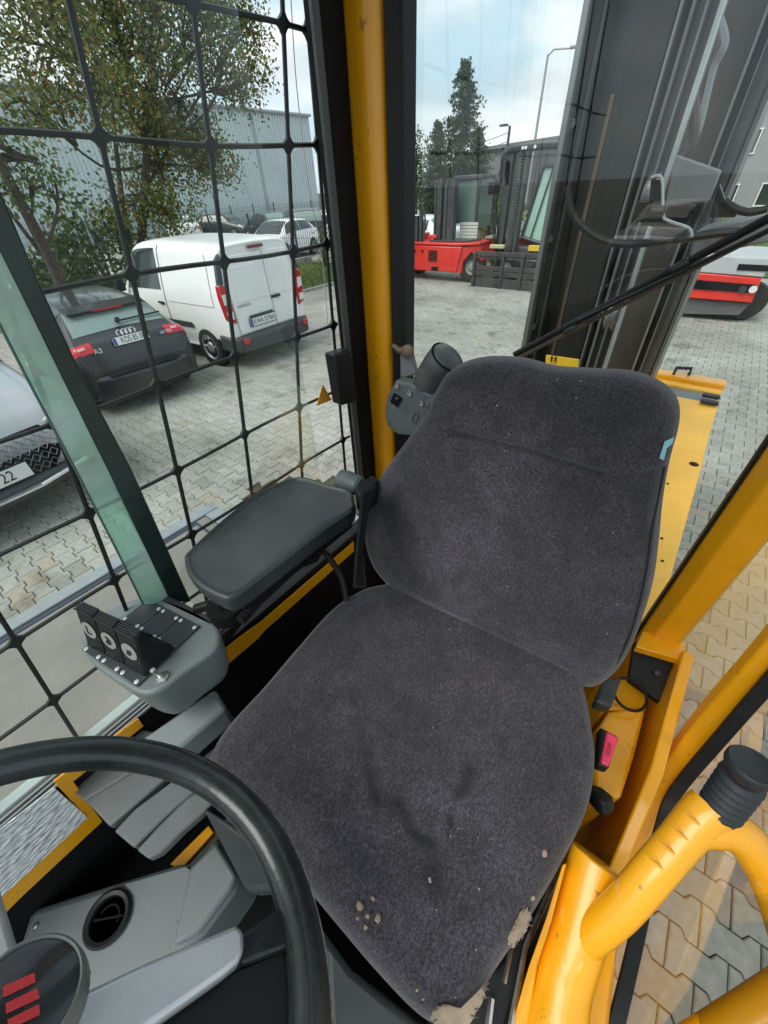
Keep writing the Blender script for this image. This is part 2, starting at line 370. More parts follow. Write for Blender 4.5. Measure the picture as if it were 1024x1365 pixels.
for yy in (21.5, 33.5):
    g = MB(); g.tube([(WX + .22, yy, 8.5), (WX + .16, yy, 8.1), (WX + .16, yy, 0)], .09, 8); obj('downpipe', g, mat('gutter_grey', (.36, .38, .39), .5), wh)
g = MB(); g.box((WX - 8, 41.1, 4.3), (16, .2, 8.6)); obj('gable_wall', g, CORR, wh)
# dark clad hall in the middle distance
hall = thing('clad_hall', 'dark grey clad hall behind the spruce trees and lamp posts', 'hall', (-22, 52, 0))
DK = mat('dark_cladding', (.085, .09, .095), .6, var=.15, vscale=.7)
g = MB(); g.box((-18.4, 56, 2.5), (15.6, 12, 5.0)); obj('wall', g, DK, hall)
g = MB(); x = -26.0
while x < -10.6: g.box((x, 49.96, 2.5), (.08, .08, 4.9)); x += .9
obj('cladding_rib', g, DK, hall)['kind'] = 'stuff'
g = MB(); g.prism([(-26.4, 49.8, 5.02), (-10.3, 49.8, 5.02), (-10.3, 49.8, 5.2), (-18, 49.8, 5.5), (-26.4, 49.8, 5.2)], (0, 12.4, 0)); obj('roof', g, mat('roof_dark', (.16, .165, .17), .6), hall)
g = MB(); g.box((-24.6, 49.9, 2.2), (2.2, .12, 4.4)); obj('loading_door', g, mat('door_grey', (.14, .145, .15), .5), hall)
# grey office block on the right
off = thing('office_block', 'two storey grey rendered office block with white framed windows at right', 'building', (2, 50, 0))
g = MB(); g.box((4, 50, 2.85), (16.2, 10, 5.7)); obj('wall', g, mat('grey_render', (.27, .275, .285), .8, var=.06, vscale=2), off)
g = MB(); g.box((4, 50, 5.78), (16.6, 10.4, .14)); obj('roof_edge', g, mat('roof_dark', (.16, .165, .17), .6), off)
WFR = mat('white_frame', (.75, .76, .76), .5)
windows(off, [(-2.2 + k * 2.3 - .5 + (0), z, .95, 1.25) for z in (.95, 3.85) for k in range(5)], WFR, CARGL, 45)

# ================================================================== FENCES
def mesh_fence(nm, label, p0, p1, h, npost, m_w, wire=.0):
    f = thing(nm, label, 'fence', tuple(p0) + (0,)); p0 = np.array(p0); p1 = np.array(p1); d = p1 - p0; Ln = np.linalg.norm(d)
    pm = MB(); pm.box((0, 0, h / 2 + .05), (.07, .07, h + .1)); pme = mesh('post', pm, m_w)
    for k in range(npost):
        q = p0 + d * k / (npost - 1); o = obj('post', pme, None, f); o.matrix_parent_inverse = Matrix.Identity(4)
        o.location = (q[0] - p0[0], q[1] - p0[1], 0)
    g = MB(); a = math.atan2(d[1], d[0]); rot = Matrix.Rotation(a, 3, 'Z')
    for k in range(1, int(Ln / .12)):
        q = p0 + d * (k * .12 / Ln); g.box((q[0], q[1], h / 2), (.012, .012, h - .1), rot)
    for z in np.arange(.15, h, .4): q = p0 + d / 2; g.box((q[0], q[1], z), (Ln, .014, .014), rot)
    obj('wire_panel', g, m_w, f, smooth=None)['kind'] = 'stuff'
    return f
FEN = mat('fence_steel', (.035, .05, .05), .55)
mesh_fence('mesh_fence', 'dark wire mesh fence running along the blue warehouse wall', (-37, -6), (-37, 40), 1.75, 20, FEN)
mesh_fence('mesh_fence', 'dark fence posts and wire between the grass verge and parked cars', (-10.6, 14.6), (-34, 11.2), 1.75, 10, FEN)

# ================================================================== TREES AND SHRUBS
BARK = mat('bark', (.06, .048, .036), .9, var=.35, vscale=9, bump=.6, bscale=30)
LEAF = mat('leaf', (.08, .1, .03), .6, attr='Col', var=.15, vscale=3)
_n, _l = LEAF.node_tree.nodes, LEAF.node_tree.links; _b = _n['Principled BSDF']; _t = _n.new('ShaderNodeBsdfTranslucent'); _m = _n.new('ShaderNodeMixShader'); _m.inputs[0].default_value = .38
_l.new(_b.inputs['Base Color'].links[0].from_socket, _t.inputs[0]); _l.new(_b.outputs[0], _m.inputs[1]); _l.new(_t.outputs[0], _m.inputs[2]); _l.new(_m.outputs[0], _n['Material Output'].inputs[0])
def leaf_cloud(mb, pts, size, cols, n_each, spread):
    pts = np.array(pts); K = len(pts) * n_each
    c = np.repeat(pts, n_each, 0) + rng.normal(0, spread, (K, 3)) * [1, 1, .75]
    a = rng.normal(0, 1, (K, 3)); a /= np.linalg.norm(a, axis=1)[:, None]; b = rng.normal(0, 1, (K, 3)); b = np.cross(a, b); b /= np.linalg.norm(b, axis=1)[:, None]
    s = size * rng.uniform(.6, 1.3, K)[:, None]
    v = np.stack([c - a * s, c + b * s * .55, c + a * s, c - b * s * .55], 1).reshape(-1, 3)
    o = len(mb.v); mb.v += [tuple(p) for p in v.tolist()]; mb.f += [(o + 4 * i, o + 4 * i + 1, o + 4 * i + 2, o + 4 * i + 3) for i in range(K)]
    ci = rng.choice(len(cols), K, p=np.array([q[1] for q in cols]) / sum(q[1] for q in cols)); k = rng.uniform(.75, 1.25, K)
    mb.c += [tuple(np.array(cols[i][0]) * t) for i, t in zip(ci, k)]
def broadleaf(nm, label, base, trunk_top, r0, blobs, leafsize, cols, per, spread, twigs=26, extra_trunk=None):
    t = thing(nm, label, 'tree', tuple(base)); base = np.array(base, float); top = np.array(trunk_top, float)
    g = MB(); mid = (base + top) / 2 + rng.normal(0, .08, 3)
    g.tube(catmull([base, mid, top], 5), list(np.linspace(r0, r0 * .45, 11)), 9)
    if extra_trunk is not None: g.tube(catmull([base + [.2, .2, 0], (base + extra_trunk) / 2, np.array(extra_trunk)], 5), list(np.linspace(r0 * .8, r0 * .3, 11)), 8)
    ends = []
    for (c, r) in blobs:
        c = np.array(c); s = base + (top - base) * rng.uniform(.45, 1)
        m1 = (s + c) / 2 + rng.normal(0, .25, 3); g.tube(catmull([s, m1, c], 4), list(np.linspace(r0 * .27, .02, 9)), 6)
        nt_ = int(twigs * (r / 1.2) ** 1.6) + 6
        for k in range(nt_):
            d = rng.normal(0, 1, 3); d /= np.linalg.norm(d); e = c + d * r * rng.uniform(.35, 1.0) * [1, 1, .9]
            st = m1 + (c - m1) * rng.uniform(.3, 1)
            if k % 2 == 0: g.tube([st, (st + e) / 2 + rng.normal(0, .1, 3), e], [.03, .018, .007], 4, cap=False)
            ends.append(e)
            ends.append(e + rng.normal(0, r * .18, 3))
    obj('trunk', g, BARK, t)
    lm = MB(); leaf_cloud(lm, ends, leafsize, cols, per, spread); obj('crown', lm, LEAF, t, smooth=None)
    return t
MAPLE = [((.13, .17, .035), 5), ((.18, .20, .04), 4), ((.085, .12, .03), 3), ((.25, .16, .03), 1.4), ((.36, .21, .025), .6), ((.18, .10, .03), .7)]
TX = -13.0
def tb(u, v, rpx, x=TX):
    p = at_x(u, v, x); d = prj(p)[2]; return (tuple(p), rpx * d / F)
bl = [tb(190, 60, 80), tb(255, 20, 70, -13.5), tb(300, 75, 55, -12.5), tb(330, 110, 30), tb(120, 110, 75, -12), tb(60, 55, 85, -12.5), tb(30, 130, 60), tb(190, 170, 60), tb(240, 140, 55, -14), tb(150, 20, 80, -14), tb(215, 235, 50, -13.4), tb(175, 275, 45, -12.6), tb(285, 225, 34, -12.4), tb(270, 190, 30, -13), tb(225, 285, 32, -12.4),
      tb(215, -40, 80), tb(120, -50, 80), tb(30, -30, 80), tb(330, 30, 25, -13), tb(290, -20, 45, -13), tb(235, 200, 45, -13.6)]
tbp = at_x(176, 405, TX)
broadleaf('maple_tree', 'tall maple with olive and rust coloured leaves behind the white van', (tbp[0], tbp[1], 0), at_x(205, 60, TX), .135, bl, .052, MAPLE, 25, .23, twigs=33, extra_trunk=at_x(150, 150, TX))
tb2 = at_x(60, 350, -11)
bl = [tb(0, 205, 45, -11), tb(45, 235, 36, -11.3), tb(-50, 120, 70, -11), tb(22, 262, 22, -11), tb(75, 245, 20, -11.5), tb(-60, 230, 50, -11.5)]
broadleaf('roadside_tree', 'thick leaning trunk tree at far left behind the green window bar', (tb2[0], tb2[1], 0), at_x(-20, 180, -11), .15, bl, .055, [((.11, .17, .05), 5), ((.15, .2, .055), 3), ((.06, .09, .03), 3)], 9, .2, twigs=22)
def shrub(nm, label, c, r, h, cols, n, ls=.05):
    t = thing(nm, label, 'shrub', (c[0], c[1], 0)); g = MB(); ends = []
    for k in range(14):
        a = rng.uniform(0, 6.28); q = r * rng.uniform(.2, 1); e = (c[0] + math.cos(a) * q, c[1] + math.sin(a) * q, h * rng.uniform(.55, 1))
        g.tube([(c[0], c[1], 0), ((c[0] + e[0]) / 2, (c[1] + e[1]) / 2, e[2] * .6), e], [.025, .015, .006], 4)
    obj('stem', g, BARK, t)
    for k in range(n):
        d = rng.normal(0, 1, 3); d /= np.linalg.norm(d); q = rng.uniform(.3, 1) ** .5; ends.append((c[0] + d[0] * r * q, c[1] + d[1] * r * q, h * .52 + d[2] * h * .5 * q))
    lm = MB(); leaf_cloud(lm, ends, ls, cols, 9, .13); obj('crown', lm, LEAF, t, smooth=None)
GRN = [((.045, .085, .025), 5), ((.075, .12, .03), 3), ((.03, .055, .02), 3), ((.12, .12, .04), 1)]
s1 = at_x(115, 300, -13.5); shrub('leafy_shrub', 'dense green shrub left of the maple trunk behind the dark car', (s1[0], s1[1]), 1.25, 2.6, GRN, 260, .07)
s1 = at_x(75, 320, -15); shrub('leafy_shrub', 'lower shrub between the leaning trunk and the dense shrub', (s1[0], s1[1]), 1.1, 1.9, GRN, 150, .07)
YG = [((.16, .19, .03), 4), ((.09, .14, .03), 4), ((.28, .22, .04), 1), ((.22, .10, .03), .6)]
shrub('garden_bush', 'yellow green bush between the red machine and black forklift', (-7.5, 16.2), .95, 2.3, YG, 220, .06)
shrub('garden_plant', 'tall yellowish plant by the kerb right of the white van', (-13.9, 13.6), .4, 1.3, YG, 26, .05)
shrub('garden_plant', 'small plant against the window pillar beyond the grass', (-12.6, 14.0), .5, 1.2, YG, 30, .05)
shrub('verge_weed', 'green weeds under the red and white trailer', (-.2, 11.9), .35, .3, GRN, 26, .05)
def conifer(nm, label, x, y, h, rad, cols, levels=34):
    t = thing(nm, label, 'tree', (x, y, 0)); g = MB(); g.tube([(x, y, 0), (x, y, h * .97)], [.2, .03], 8); lm = MB(); ends = []
    for k in range(levels):
        z = h * (.06 + .93 * k / levels); rr = rad * (1 - (z / h)) ** .75 + .06
        nb_ = max(6, int(14 * (1 - z / h) + 6))
        for q in range(nb_):
            a = rng.uniform(0, 6.28); L_ = rr * rng.choice([.6, .8, 1.0, 1.25]) * rng.uniform(.85, 1.1); e = np.array((x + math.cos(a) * L_, y + math.sin(a) * L_, z - L_ * .22 + rng.normal(0, .1)))
            s = np.array((x, y, z))
            if k % 2 == 0 and q % 2 == 0: g.tube([s, (s + e) / 2 + [0, 0, -.05], e], [.035, .02, .006], 4, cap=False)
            for f_ in np.arange(.2, 1.05, .085): ends.append(s + (e - s) * f_ + rng.normal(0, .07, 3))
            ends.append(e + [0, 0, .12])
    obj('trunk', g, BARK, t); leaf_cloud(lm, ends, .11, cols, 3, .075); obj('crown', lm, LEAF, t, smooth=None)
SPR = [((.045, .085, .035), 5), ((.065, .11, .042), 3), ((.026, .05, .022), 4)]
def cbase(u, y): p = at_y(u, 250, y); return p[0]
conifer('spruce_tree', 'tallest dark green spruce tree against the cloudy sky', cbase(611, 40), 40, 10.0, 3.5, SPR, 40)
conifer('spruce_tree', 'narrow small spruce just left of the tallest spruce', cbase(581, 36), 36, 6.3, 1.6, SPR, 26)
conifer('spruce_tree', 'dark bushy spruce in front of the grey hall wall', cbase(632, 44), 44, 6.4, 2.3, SPR, 26)
bl = [((cbase(555, 38) + dx, 38, z), r) for dx, z, r in ((0, 3, 1.6), (.3, 4.6, 1.3), (-.4, 5.6, .9), (.8, 2.2, 1.2), (-1.2, 3.5, 1.3))]
broadleaf('birch_tree', 'pale green feathery tree at the edge of the rear window', (cbase(555, 38), 38, 0), (cbase(555, 38), 38, 5), .15, bl, .11, [((.09, .13, .045), 5), ((.12, .16, .06), 3), ((.06, .10, .035), 3)], 6, .25)

# ================================================================== STREET LAMPS AND CABLES
GALV = mat('galvanised_steel', (.33, .34, .35), .5, metal=.3)
lp = thing('street_lamp', 'tall slim lamp post with a long arm beside the dark mast', 'street lamp', tuple(at_y(712, 195, 26) * [1, 1, 0]))
x0 = at_y(712, 195, 26)[0]; p1 = at_y(733, 72, 26); p2 = at_y(762, 64, 26)
g = MB(); g.tube([(x0, 26, 0), (x0, 26, p1[2])], [.09, .05], 10); obj('pole', g, GALV, lp)
g = MB(); g.tube([(x0, 26, p1[2] - .05), (x0 + .25, 26, p1[2] + .12), (p2[0], 26, p2[2])], .035, 8); obj('arm', g, GALV, lp)
g = MB(); g.box((p2[0] + .3, 26, p2[2] + .02), (.7, .22, .1)); obj('lamp_head', g, GALV, lp, bevel=.03)
q = at_y(676, 200, 34); t_ = at_y(681, 168, 34)
l2 = thing('street_lamp', 'shorter dark pole lamp with power cables behind the black forklift', 'street lamp', (q[0], 34, 0))
g = MB(); g.tube([(q[0], 34, 0), (q[0], 34, t_[2])], [.12, .08], 10); obj('pole', g, mat('dark_pole', (.06, .06, .06), .7), l2)
g = MB(); g.box((q[0] - .45, 34, t_[2] + .08), (.55, .2, .12)); g.tube([(q[0], 34, t_[2]), (q[0] - .3, 34, t_[2] + .08)], .03, 6); obj('lamp_head', g, mat('dark_pole', (.06, .06, .06), .7), l2, bevel=.02)
for dz, lb_ in ((0, 'upper of the two thin dark overhead cables slung from the shorter lamp pole'), (.45, 'lower of the two thin dark overhead cables slung from the shorter lamp pole')):
    g = MB(); a = np.array((q[0], 34, t_[2] - .3 - dz)); b = np.array((q[0] - 26, 50, 6.0 - dz)); g.tube([a + (b - a) * s + [0, 0, -.9 * 4 * s * (1 - s)] for s in np.linspace(0, 1, 12)], .018, 5)
    tag(obj('power_cable', g, mat('cable_black', (.02, .02, .02), .6)), lb_, 'cable', 'overhead cables from the pole')

# ================================================================== CARS
def cr1(A, s):
    A = np.asarray(A, float); n = len(A); s = min(max(s, 0), n - 1); i = min(int(s), n - 2); t = s - i
    a, b, c, d = A[max(i - 1, 0)], A[i], A[i + 1], A[min(i + 2, n - 1)]
    m1 = (c - a) * .5; m2 = (d - b) * .5
    return b * (2 * t ** 3 - 3 * t * t + 1) + m1 * (t ** 3 - 2 * t * t + t) + c * (3 * t * t - 2 * t ** 3) + m2 * (t ** 3 - t * t)
class Body:
    def __init__(s, st): s.st = st      # (x, zb, zbelt, ztop, hw_low, hw_belt, hw_top, slant)
    def sec(s, k, t):
        x, zb, zbt, zt, hl, hb, ht, sl = cr1(s.st, k)
        h = zt - zbt
        P = [(0, zb), (hl - .08, zb), (hl - .01, zb + .1), (hl + .012, zb + (zbt - zb) * .55), (hb, zbt), (hb + (ht - hb) * .62, zbt + h * .66), (ht + (hb - ht) * .06, zt - h * .12 - .005), (ht - .14, zt - .008), (0, zt + .012)]
        y, z = cr1(P, t); return np.array((x + sl * (z - zb), y, z))
    def mesh(s, mb, ns=5, ntt=4):
        S = np.linspace(0, len(s.st) - 1, (len(s.st) - 1) * ns + 1); T = np.linspace(0, 8, 8 * ntt + 1); n = 2 * len(T) - 2; vs = []
        for k in S:
            half = [s.sec(k, t) for t in T]; vs += half + [p * [1, -1, 1] for p in half[-2:0:-1]]
        fs = [(i * n + j, i * n + (j + 1) % n, (i + 1) * n + (j + 1) % n, (i + 1) * n + j) for i in range(len(S) - 1) for j in range(n)]
        fs += [tuple(range(n)), tuple(range((len(S) - 1) * n, len(S) * n))[::-1]]
        return mb.add(vs, fs)
    def patch(s, mb, s0, s1, t0, t1, off=.006, n=8, side=1, s0b=None, s1b=None):
        """a panel lying on the body; the s range may differ at the lower (t0) and upper (t1) edge"""
        g = []
        for i in range(n + 1):
            for j in range(n + 1):
                t = t0 + (t1 - t0) * j / n; a = s0 + ((s0b if s0b is not None else s0) - s0) * j / n; b = s1 + ((s1b if s1b is not None else s1) - s1) * j / n; k = a + (b - a) * i / n
                p = s.sec(k, t); e = .02; du = s.sec(k + e, t) - s.sec(k - e, t); dv = s.sec(k, min(t + e, 8)) - s.sec(k, t - e)
                nn = np.cross(du, dv); L_ = np.linalg.norm(nn); nn = nn / L_ if L_ > 1e-9 else np.array((0, 0, 1.))
                if nn[1] < -.001 or (abs(nn[1]) < .3 and nn[2] < 0): nn = -nn
                p = p + nn * off; g.append(p * [1, side, 1])
        return mb.add(g, [(i * (n + 1) + j, (i + 1) * (n + 1) + j, (i + 1) * (n + 1) + j + 1, i * (n + 1) + j + 1) for i in range(n) for j in range(n)])
def wheel_parts(root, x, y, r, wd, side, m_rim, spokes=9, steel=False):
    g = MB(); g.lathe((x, y, r), (0, side, 0), [(r * .66, -wd / 2), (r * .93, -wd / 2), (r, -wd / 2 + .03), (r, wd / 2 - .03), (r * .95, wd / 2), (r * .68, wd / 2 + .004), (r * .66, wd / 2 - .02)], 28); w_ = obj('wheel', g, TYRE, root)
    g = MB(); g.lathe((x, y, r), (0, side, 0), [(r * .67, wd / 2 - .05), (r * .67, wd / 2 + .0), (r * .62, wd / 2 + .004), (r * .56, wd / 2 - .025), (r * .3, wd / 2 - .02), (r * .22, wd / 2 + .006), (.02, wd / 2 + .008)], 28); rm = obj('rim', g, m_rim, w_)
    g = MB()
    for k in range(spokes):
        a = 2 * math.pi * k / spokes; c = (x + math.cos(a) * r * .46, y + side * (wd / 2 - .018), r + math.sin(a) * r * .46)
        g.cyl(c, (c[0], c[1] + side * .004, c[2]), r * .075, 8)
    o = obj('rim_holes', g, BLKM, w_); o['kind'] = 'stuff'
    g = MB(); g.lathe((x, y - side * .02, r), (0, side, 0), [(.05, 0), (r * 1.16, 0), (r * 1.16, wd / 2 - .005), (r * 1.02, wd / 2 - .004)], 28)
    obj('wheel_arch', g, BLKM, root)
def plate(root, s, c, xd, yd, nrm, w=.55, h=.118):
    c = np.array(c); xd = np.array(xd); yd = np.array(yd); nrm = np.array(nrm); g = MB()
    P = lambda a, b, o=0: c + xd * a + yd * b + nrm * o
    g.prism([P(-w / 2, -h / 2), P(w / 2, -h / 2), P(w / 2, h / 2), P(-w / 2, h / 2)], nrm * .008); pl = obj('number_plate', g, PLATE, root)
    g = MB(); g.prism([P(-w / 2 - .012, -h / 2 - .012, -.004), P(w / 2 + .012, -h / 2 - .012, -.004), P(w / 2 + .012, h / 2 + .012, -.004), P(-w / 2 - .012, h / 2 + .012, -.004)], nrm * .008); obj('plate_frame', g, BLK, pl)
    g = MB(); g.prism([P(-w / 2 + .004, -h / 2 + .004, .008), P(-w / 2 + .046, -h / 2 + .004, .008), P(-w / 2 + .046, h / 2 - .004, .008), P(-w / 2 + .004, h / 2 - .004, .008)], nrm * .002); obj('blue_band', g, EUB, pl)
    text('plate_text', s, h * 1.02, P(.024, -.002, .0095), xd, yd, INK, pl, sx=.74 * w / .55)
    return pl

def panel_line(b, mb, pts, side=1, r=.004):
    mb.tube([b.sec(k, t) * [1, side, 1] for k, t in pts], r, 4)

# --- white panel van
SC2 = 1.06
def build_van():
    root = thing('panel_van', 'white panel van with rear barn doors parked left of the yellow pillar', 'van')
    ST = [(-2.08, .38, 1.05, 1.74, .80, .80, .66, .045), (-2.03, .34, 1.05, 1.80, .85, .845, .70, .04), (-1.5, .30, 1.05, 1.83, .88, .87, .71, 0), (-.6, .28, 1.05, 1.84, .89, .88, .72, 0), (-.05, .28, 1.04, 1.83, .89, .88, .71, 0), (.45, .28, 1.03, 1.76, .885, .87, .69, 0), (.85, .28, 1.02, 1.50, .88, .85, .66, 0), (1.15, .28, 1.0, 1.13, .87, .82, .68, 0), (1.6, .29, .93, .99, .84, .76, .62, 0), (1.85, .34, .80, .84, .74, .66, .52, 0)]
    b = Body(ST); g = MB(); b.mesh(g, 6, 4); obj('body', g, WHITE, root, smooth=50)
    for sd in (1, -1):
        g = MB(); b.patch(g, 3.38, 6.0, 4.2, 5.95, .008, 12, sd, s0b=3.42, s1b=5.3); obj('side_window', g, CARGL, root)
        for (k0_, k1_, t0_, t1_) in ((3.22, 3.26, 1.5, 6.3), (6.1, 6.14, 1.5, 4.1)):
            g = MB(); b.patch(g, k0_, k1_, t0_, t1_, .004, 10, sd); obj('door_gap', g, mat('gap_grey', (.12, .12, .12), .7), root)
        g = MB(); b.patch(g, 1.5, 3.1, 3.85, 5.75, .012, 10, sd, s0b=1.65, s1b=3.05); obj('pressed_panel', g, WHITE, root, bevel=0)
        g = MB(); b.patch(g, 2.45, 4.6, 2.75, 2.98, .02, 8, sd); obj('rub_strip', g, mat('grey_bumper', (.045, .05, .055), .6), root)
        g = MB(); p = b.sec(3.5, 3.75); g.box((p[0], (p[1] + .02) * sd, p[2]), (.17, .035, .035)); obj('door_handle', g, BLK, root, bevel=.012)
        g = MB(); p = b.sec(5.9, 4.1); g.box((p[0] + .05, (p[1] + .12) * sd, p[2] + .1), (.1, .16, .22)); obj('wing_mirror', g, BLK, root, bevel=.04)
        # tail lamps
        g = MB(); zz = [(.95, .80), (1.02, .78), (1.5, .73), (1.62, .69), (1.66, .665)]
        out_ = []
        def rx(z): return -2.10 + .045 * (z - .38)
        prof = [(.74, .72), (.80, .86), (1.12, .885), (1.30, .87), (1.30, .755), (1.02, .72)]
        g.prism([(rx(z) - .015, y * sd, z) for z, y in prof], (.10, 0, 0)); tl = obj('tail_lamp', g, mat('tail_red', (.45, .015, .02), .15, coat=.5), root, bevel=.015)
        g = MB(); g.prism([(rx(z) - .03, y * sd, z) for z, y in [(1.02, .755), (1.04, .86), (1.18, .865), (1.18, .775)]], (.02, 0, 0)); obj('clear_lens', g, mat('lens_clear', (.7, .68, .66), .15, coat=.5), tl)
        g = MB(); g.prism([(rx(z) - .028, y * sd, z) for z, y in [(.82, .755), (.83, .845), (.93, .86), (.93, .75)]], (.018, 0, 0)); obj('clear_lens', g, mat('lens_clear', (.7, .68, .66), .15, coat=.5), tl)
        g = MB(); g.prism([(rx(z) - .012, y * sd, z) for z, y in [(1.31, .765), (1.31, .86), (1.62, .79), (1.70, .70), (1.62, .715)]], (.06, 0, 0)); obj('pillar_trim', g, mat('grey_bumper', (.045, .05, .055), .6), root)
        g = MB(); g.box((-2.2, .70 * sd, .47), (.03, .12, .09)); obj('fog_reflector', g, mat('tail_red', (.45, .015, .02), .15, coat=.5), root, bevel=.01)
        wheel_parts(root, -1.38, .80 * sd, .315, .2, sd, mat('steel_rim', (.33, .34, .36), .45, metal=.4), 10)
        wheel_parts(root, 1.08, .80 * sd, .315, .2, sd, mat('steel_rim', (.33, .34, .36), .45, metal=.4), 10)
    # rear doors, bumper
    def rq(y, z, o=0): return (-2.095 + .045 * (z - .38) - o, y, z)
    for (a, c, nm) in ((.70, -.10, 'rear_door'), (-.112, -.70, 'rear_door')):
        g = MB(); k = 1 if a > 0 else -1
        lo, hi = (.56, 1.64)
        A = [(a if k > 0 else c, lo)]
        if k > 0: pl_ = [(.69, .56), (.70, 1.05), (.665, 1.45), (.61, 1.65), (-.10, 1.665), (-.10, .56)]
        else: pl_ = [(-.69, .56), (-.70, 1.05), (-.665, 1.45), (-.61, 1.65), (-.113, 1.665), (-.113, .56)]
        g.prism([rq(y, z, .014) for y, z in pl_], (.02, 0, 0)); d = obj(nm, g, WHITE, root, bevel=.012, seg=3)
        g = MB(); g.prism([rq(y, z, .024) for y, z in [(pl_[0][0] * .88, 1.02), (pl_[2][0] * .86, 1.5), (-.10 + .07 * k, 1.53), (-.10 + .07 * k, 1.02)]], (.012, 0, 0)); obj('pressed_panel', g, WHITE, d, bevel=.02, seg=3)
    g = MB(); g.prism([(-2.03, .9, .30), (-2.17, .80, .28), (-2.24, .4, .28), (-2.24, -.4, .28), (-2.17, -.80, .28), (-2.03, -.9, .30), (-1.75, -.91, .32), (-1.75, .91, .32)], (0, 0, .25)); obj('rear_bumper', g, mat('grey_bumper', (.045, .05, .055), .6), root, bevel=.04, seg=3)
    g = MB(); g.box((-2.06, 0, 1.73), (.05, .3, .045)); obj('brake_light', g, mat('dull_red', (.16, .03, .03), .3), root, bevel=.01)
    g = MB(); g.box(rq(-.19, .99, .035), (.04, .2, .045)); obj('rear_handle', g, BLK, root, bevel=.014)
    plate(root, 'KWA 0196A', rq(.20, .70, .036), (0, -1, 0), (0, 0, 1), (-1, 0, 0))
    g = MB(); g.box(rq(.20, .79, .03), (.03, .5, .03)); obj('plate_lamp', g, mat('grey_bumper', (.045, .05, .055), .6), root, bevel=.006)
    text('badge', 'KANGOO', .06, rq(.50, .97, .028), (0, -1, 0), (0, 0, 1), mat('badge_grey', (.2, .2, .2), .3), root)
    return root
van = build_van(); van.scale = (SC2,) * 3
van.location = (-8.78, 4.74, 0); van.rotation_euler = (0, 0, R_(183))

# --- generic hatchback / estate
def build_car(nm, label, paint, ST, wx, wr, glass_s, rear, front=None, rim=None, cat='car', detail=True):
    root = thing(nm, label, cat); b = Body(ST); g = MB(); b.mesh(g, 5 if detail else 3, 4 if detail else 2); obj('body', g, paint, root, smooth=50)
    for sd in (1, -1):
        for (s0, s1, s0b, s1b) in glass_s:
            g = MB(); b.patch(g, s0, s1, 4.3, 5.95, .006, 6, sd, s0b=s0b, s1b=s1b); obj('side_window', g, CARGL, root)
        for x in wx: wheel_parts(root, x, (b.sec(3, 3)[1] - .07) * sd, wr, .2, sd, rim or SILV, 7)
    for (s0, s1, nm2) in rear:
        g = MB(); b.patch(g, s0, s1, 6.3, 8, .006, 8, 1); b.patch(g, s0, s1, 6.3, 8, .006, 8, -1); obj(nm2, g, REARGL if nm2 == 'rear_window' else CARGL, root)
    return root, b
DARKG = mat('dark_grey_metallic', (.020, .021, .023), .28, metal=.25, coat=.6)
ST_H = [(-2.13, .34, .60, .66, .74, .70, .55, 0), (-2.09, .28, .72, .82, .83, .80, .66, 0), (-2.02, .26, .88, .98, .865, .85, .70, 0), (-1.86, .25, .93, 1.08, .875, .86, .69, 0), (-1.45, .24, .94, 1.36, .88, .865, .60, 0), (-1.2, .24, .94, 1.41, .88, .865, .60, 0), (-.4, .24, .93, 1.45, .88, .865, .62, 0), (.35, .24, .92, 1.42, .88, .86, .60, 0), (.8, .24, .91, 1.22, .88, .85, .62, 0), (1.15, .24, .90, .98, .88, .83, .66, 0), (1.7, .25, .80, .84, .85, .76, .60, 0), (2.1, .30, .62, .66, .72, .62, .45, 0)]
GLS = [(4.0, 4.75, 4.4, 4.75), (4.82, 6.0, 4.82, 6.0), (6.06, 8.2, 6.06, 7.4)]
aud, ab = build_car('parked_hatchback', 'dark grey five door hatchback parked in front of the white van', DARKG, ST_H, (-1.3, 1.35), .32, GLS, [(3.12, 4.15, 'rear_window')])
def aq(k, t, sd=1, o=0): p = ab.sec(k, t) * [1, sd, 1]; return p + [-o, 0, 0]
g = MB(); g.prism([(-1.36, .58, 1.385), (-1.36, -.58, 1.385), (-1.60, -.56, 1.335), (-1.60, .56, 1.335)], (0, 0, .03)); sp = obj('roof_spoiler', g, DARKG, aud, bevel=.012)
g = MB(); g.box((-1.605, 0, 1.345), (.02, .42, .022)); obj('brake_light', g, mat('tail_red2', (.5, .03, .04), .2), aud)
g = MB(); g.prism([(-1.98, .87, .24), (-2.14, .72, .24), (-2.26, .3, .24), (-2.26, -.3, .24), (-2.14, -.72, .24), (-1.98, -.87, .24), (-1.7, -.885, .24), (-1.7, .885, .24)], (0, 0, .36)); obj('rear_bumper', g, DARKG, aud, bevel=.07, seg=4)
g = MB(); g.box((-2.2, 0, .60), (.12, 1.1, .02)); obj('loading_strip', g, BLK, aud)
TR = mat('tail_red2', (.5, .03, .04), .2)
for sd in (1, -1):
    g = MB(); ab.patch(g, 1.75, 2.75, 3.75, 5.4, .012, 8, sd); tl = obj('tail_lamp', g, TR, aud)
    g = MB(); ab.patch(g, 1.6, 2.55, 5.4, 7.05, .012, 8, sd); obj('tail_lamp', g, TR, aud)
    g = MB(); ab.patch(g, 1.95, 2.2, 5.6, 6.7, .018, 6, sd); obj('clear_lens', g, mat('lens_pink', (.65, .35, .34), .2), tl)
g = MB(); p0 = ab.sec(3.3, 8) + [-.03, 0, .02]; p1 = ab.sec(3.35, 7) * [1, -1, 1] + [-.02, -.15, .02]; g.tube([p0, p1], .012, 6); g.cyl(p0, p0 + [-.05, 0, .03], .035, 10); obj('rear_wiper', g, BLK, aud)
g = MB()
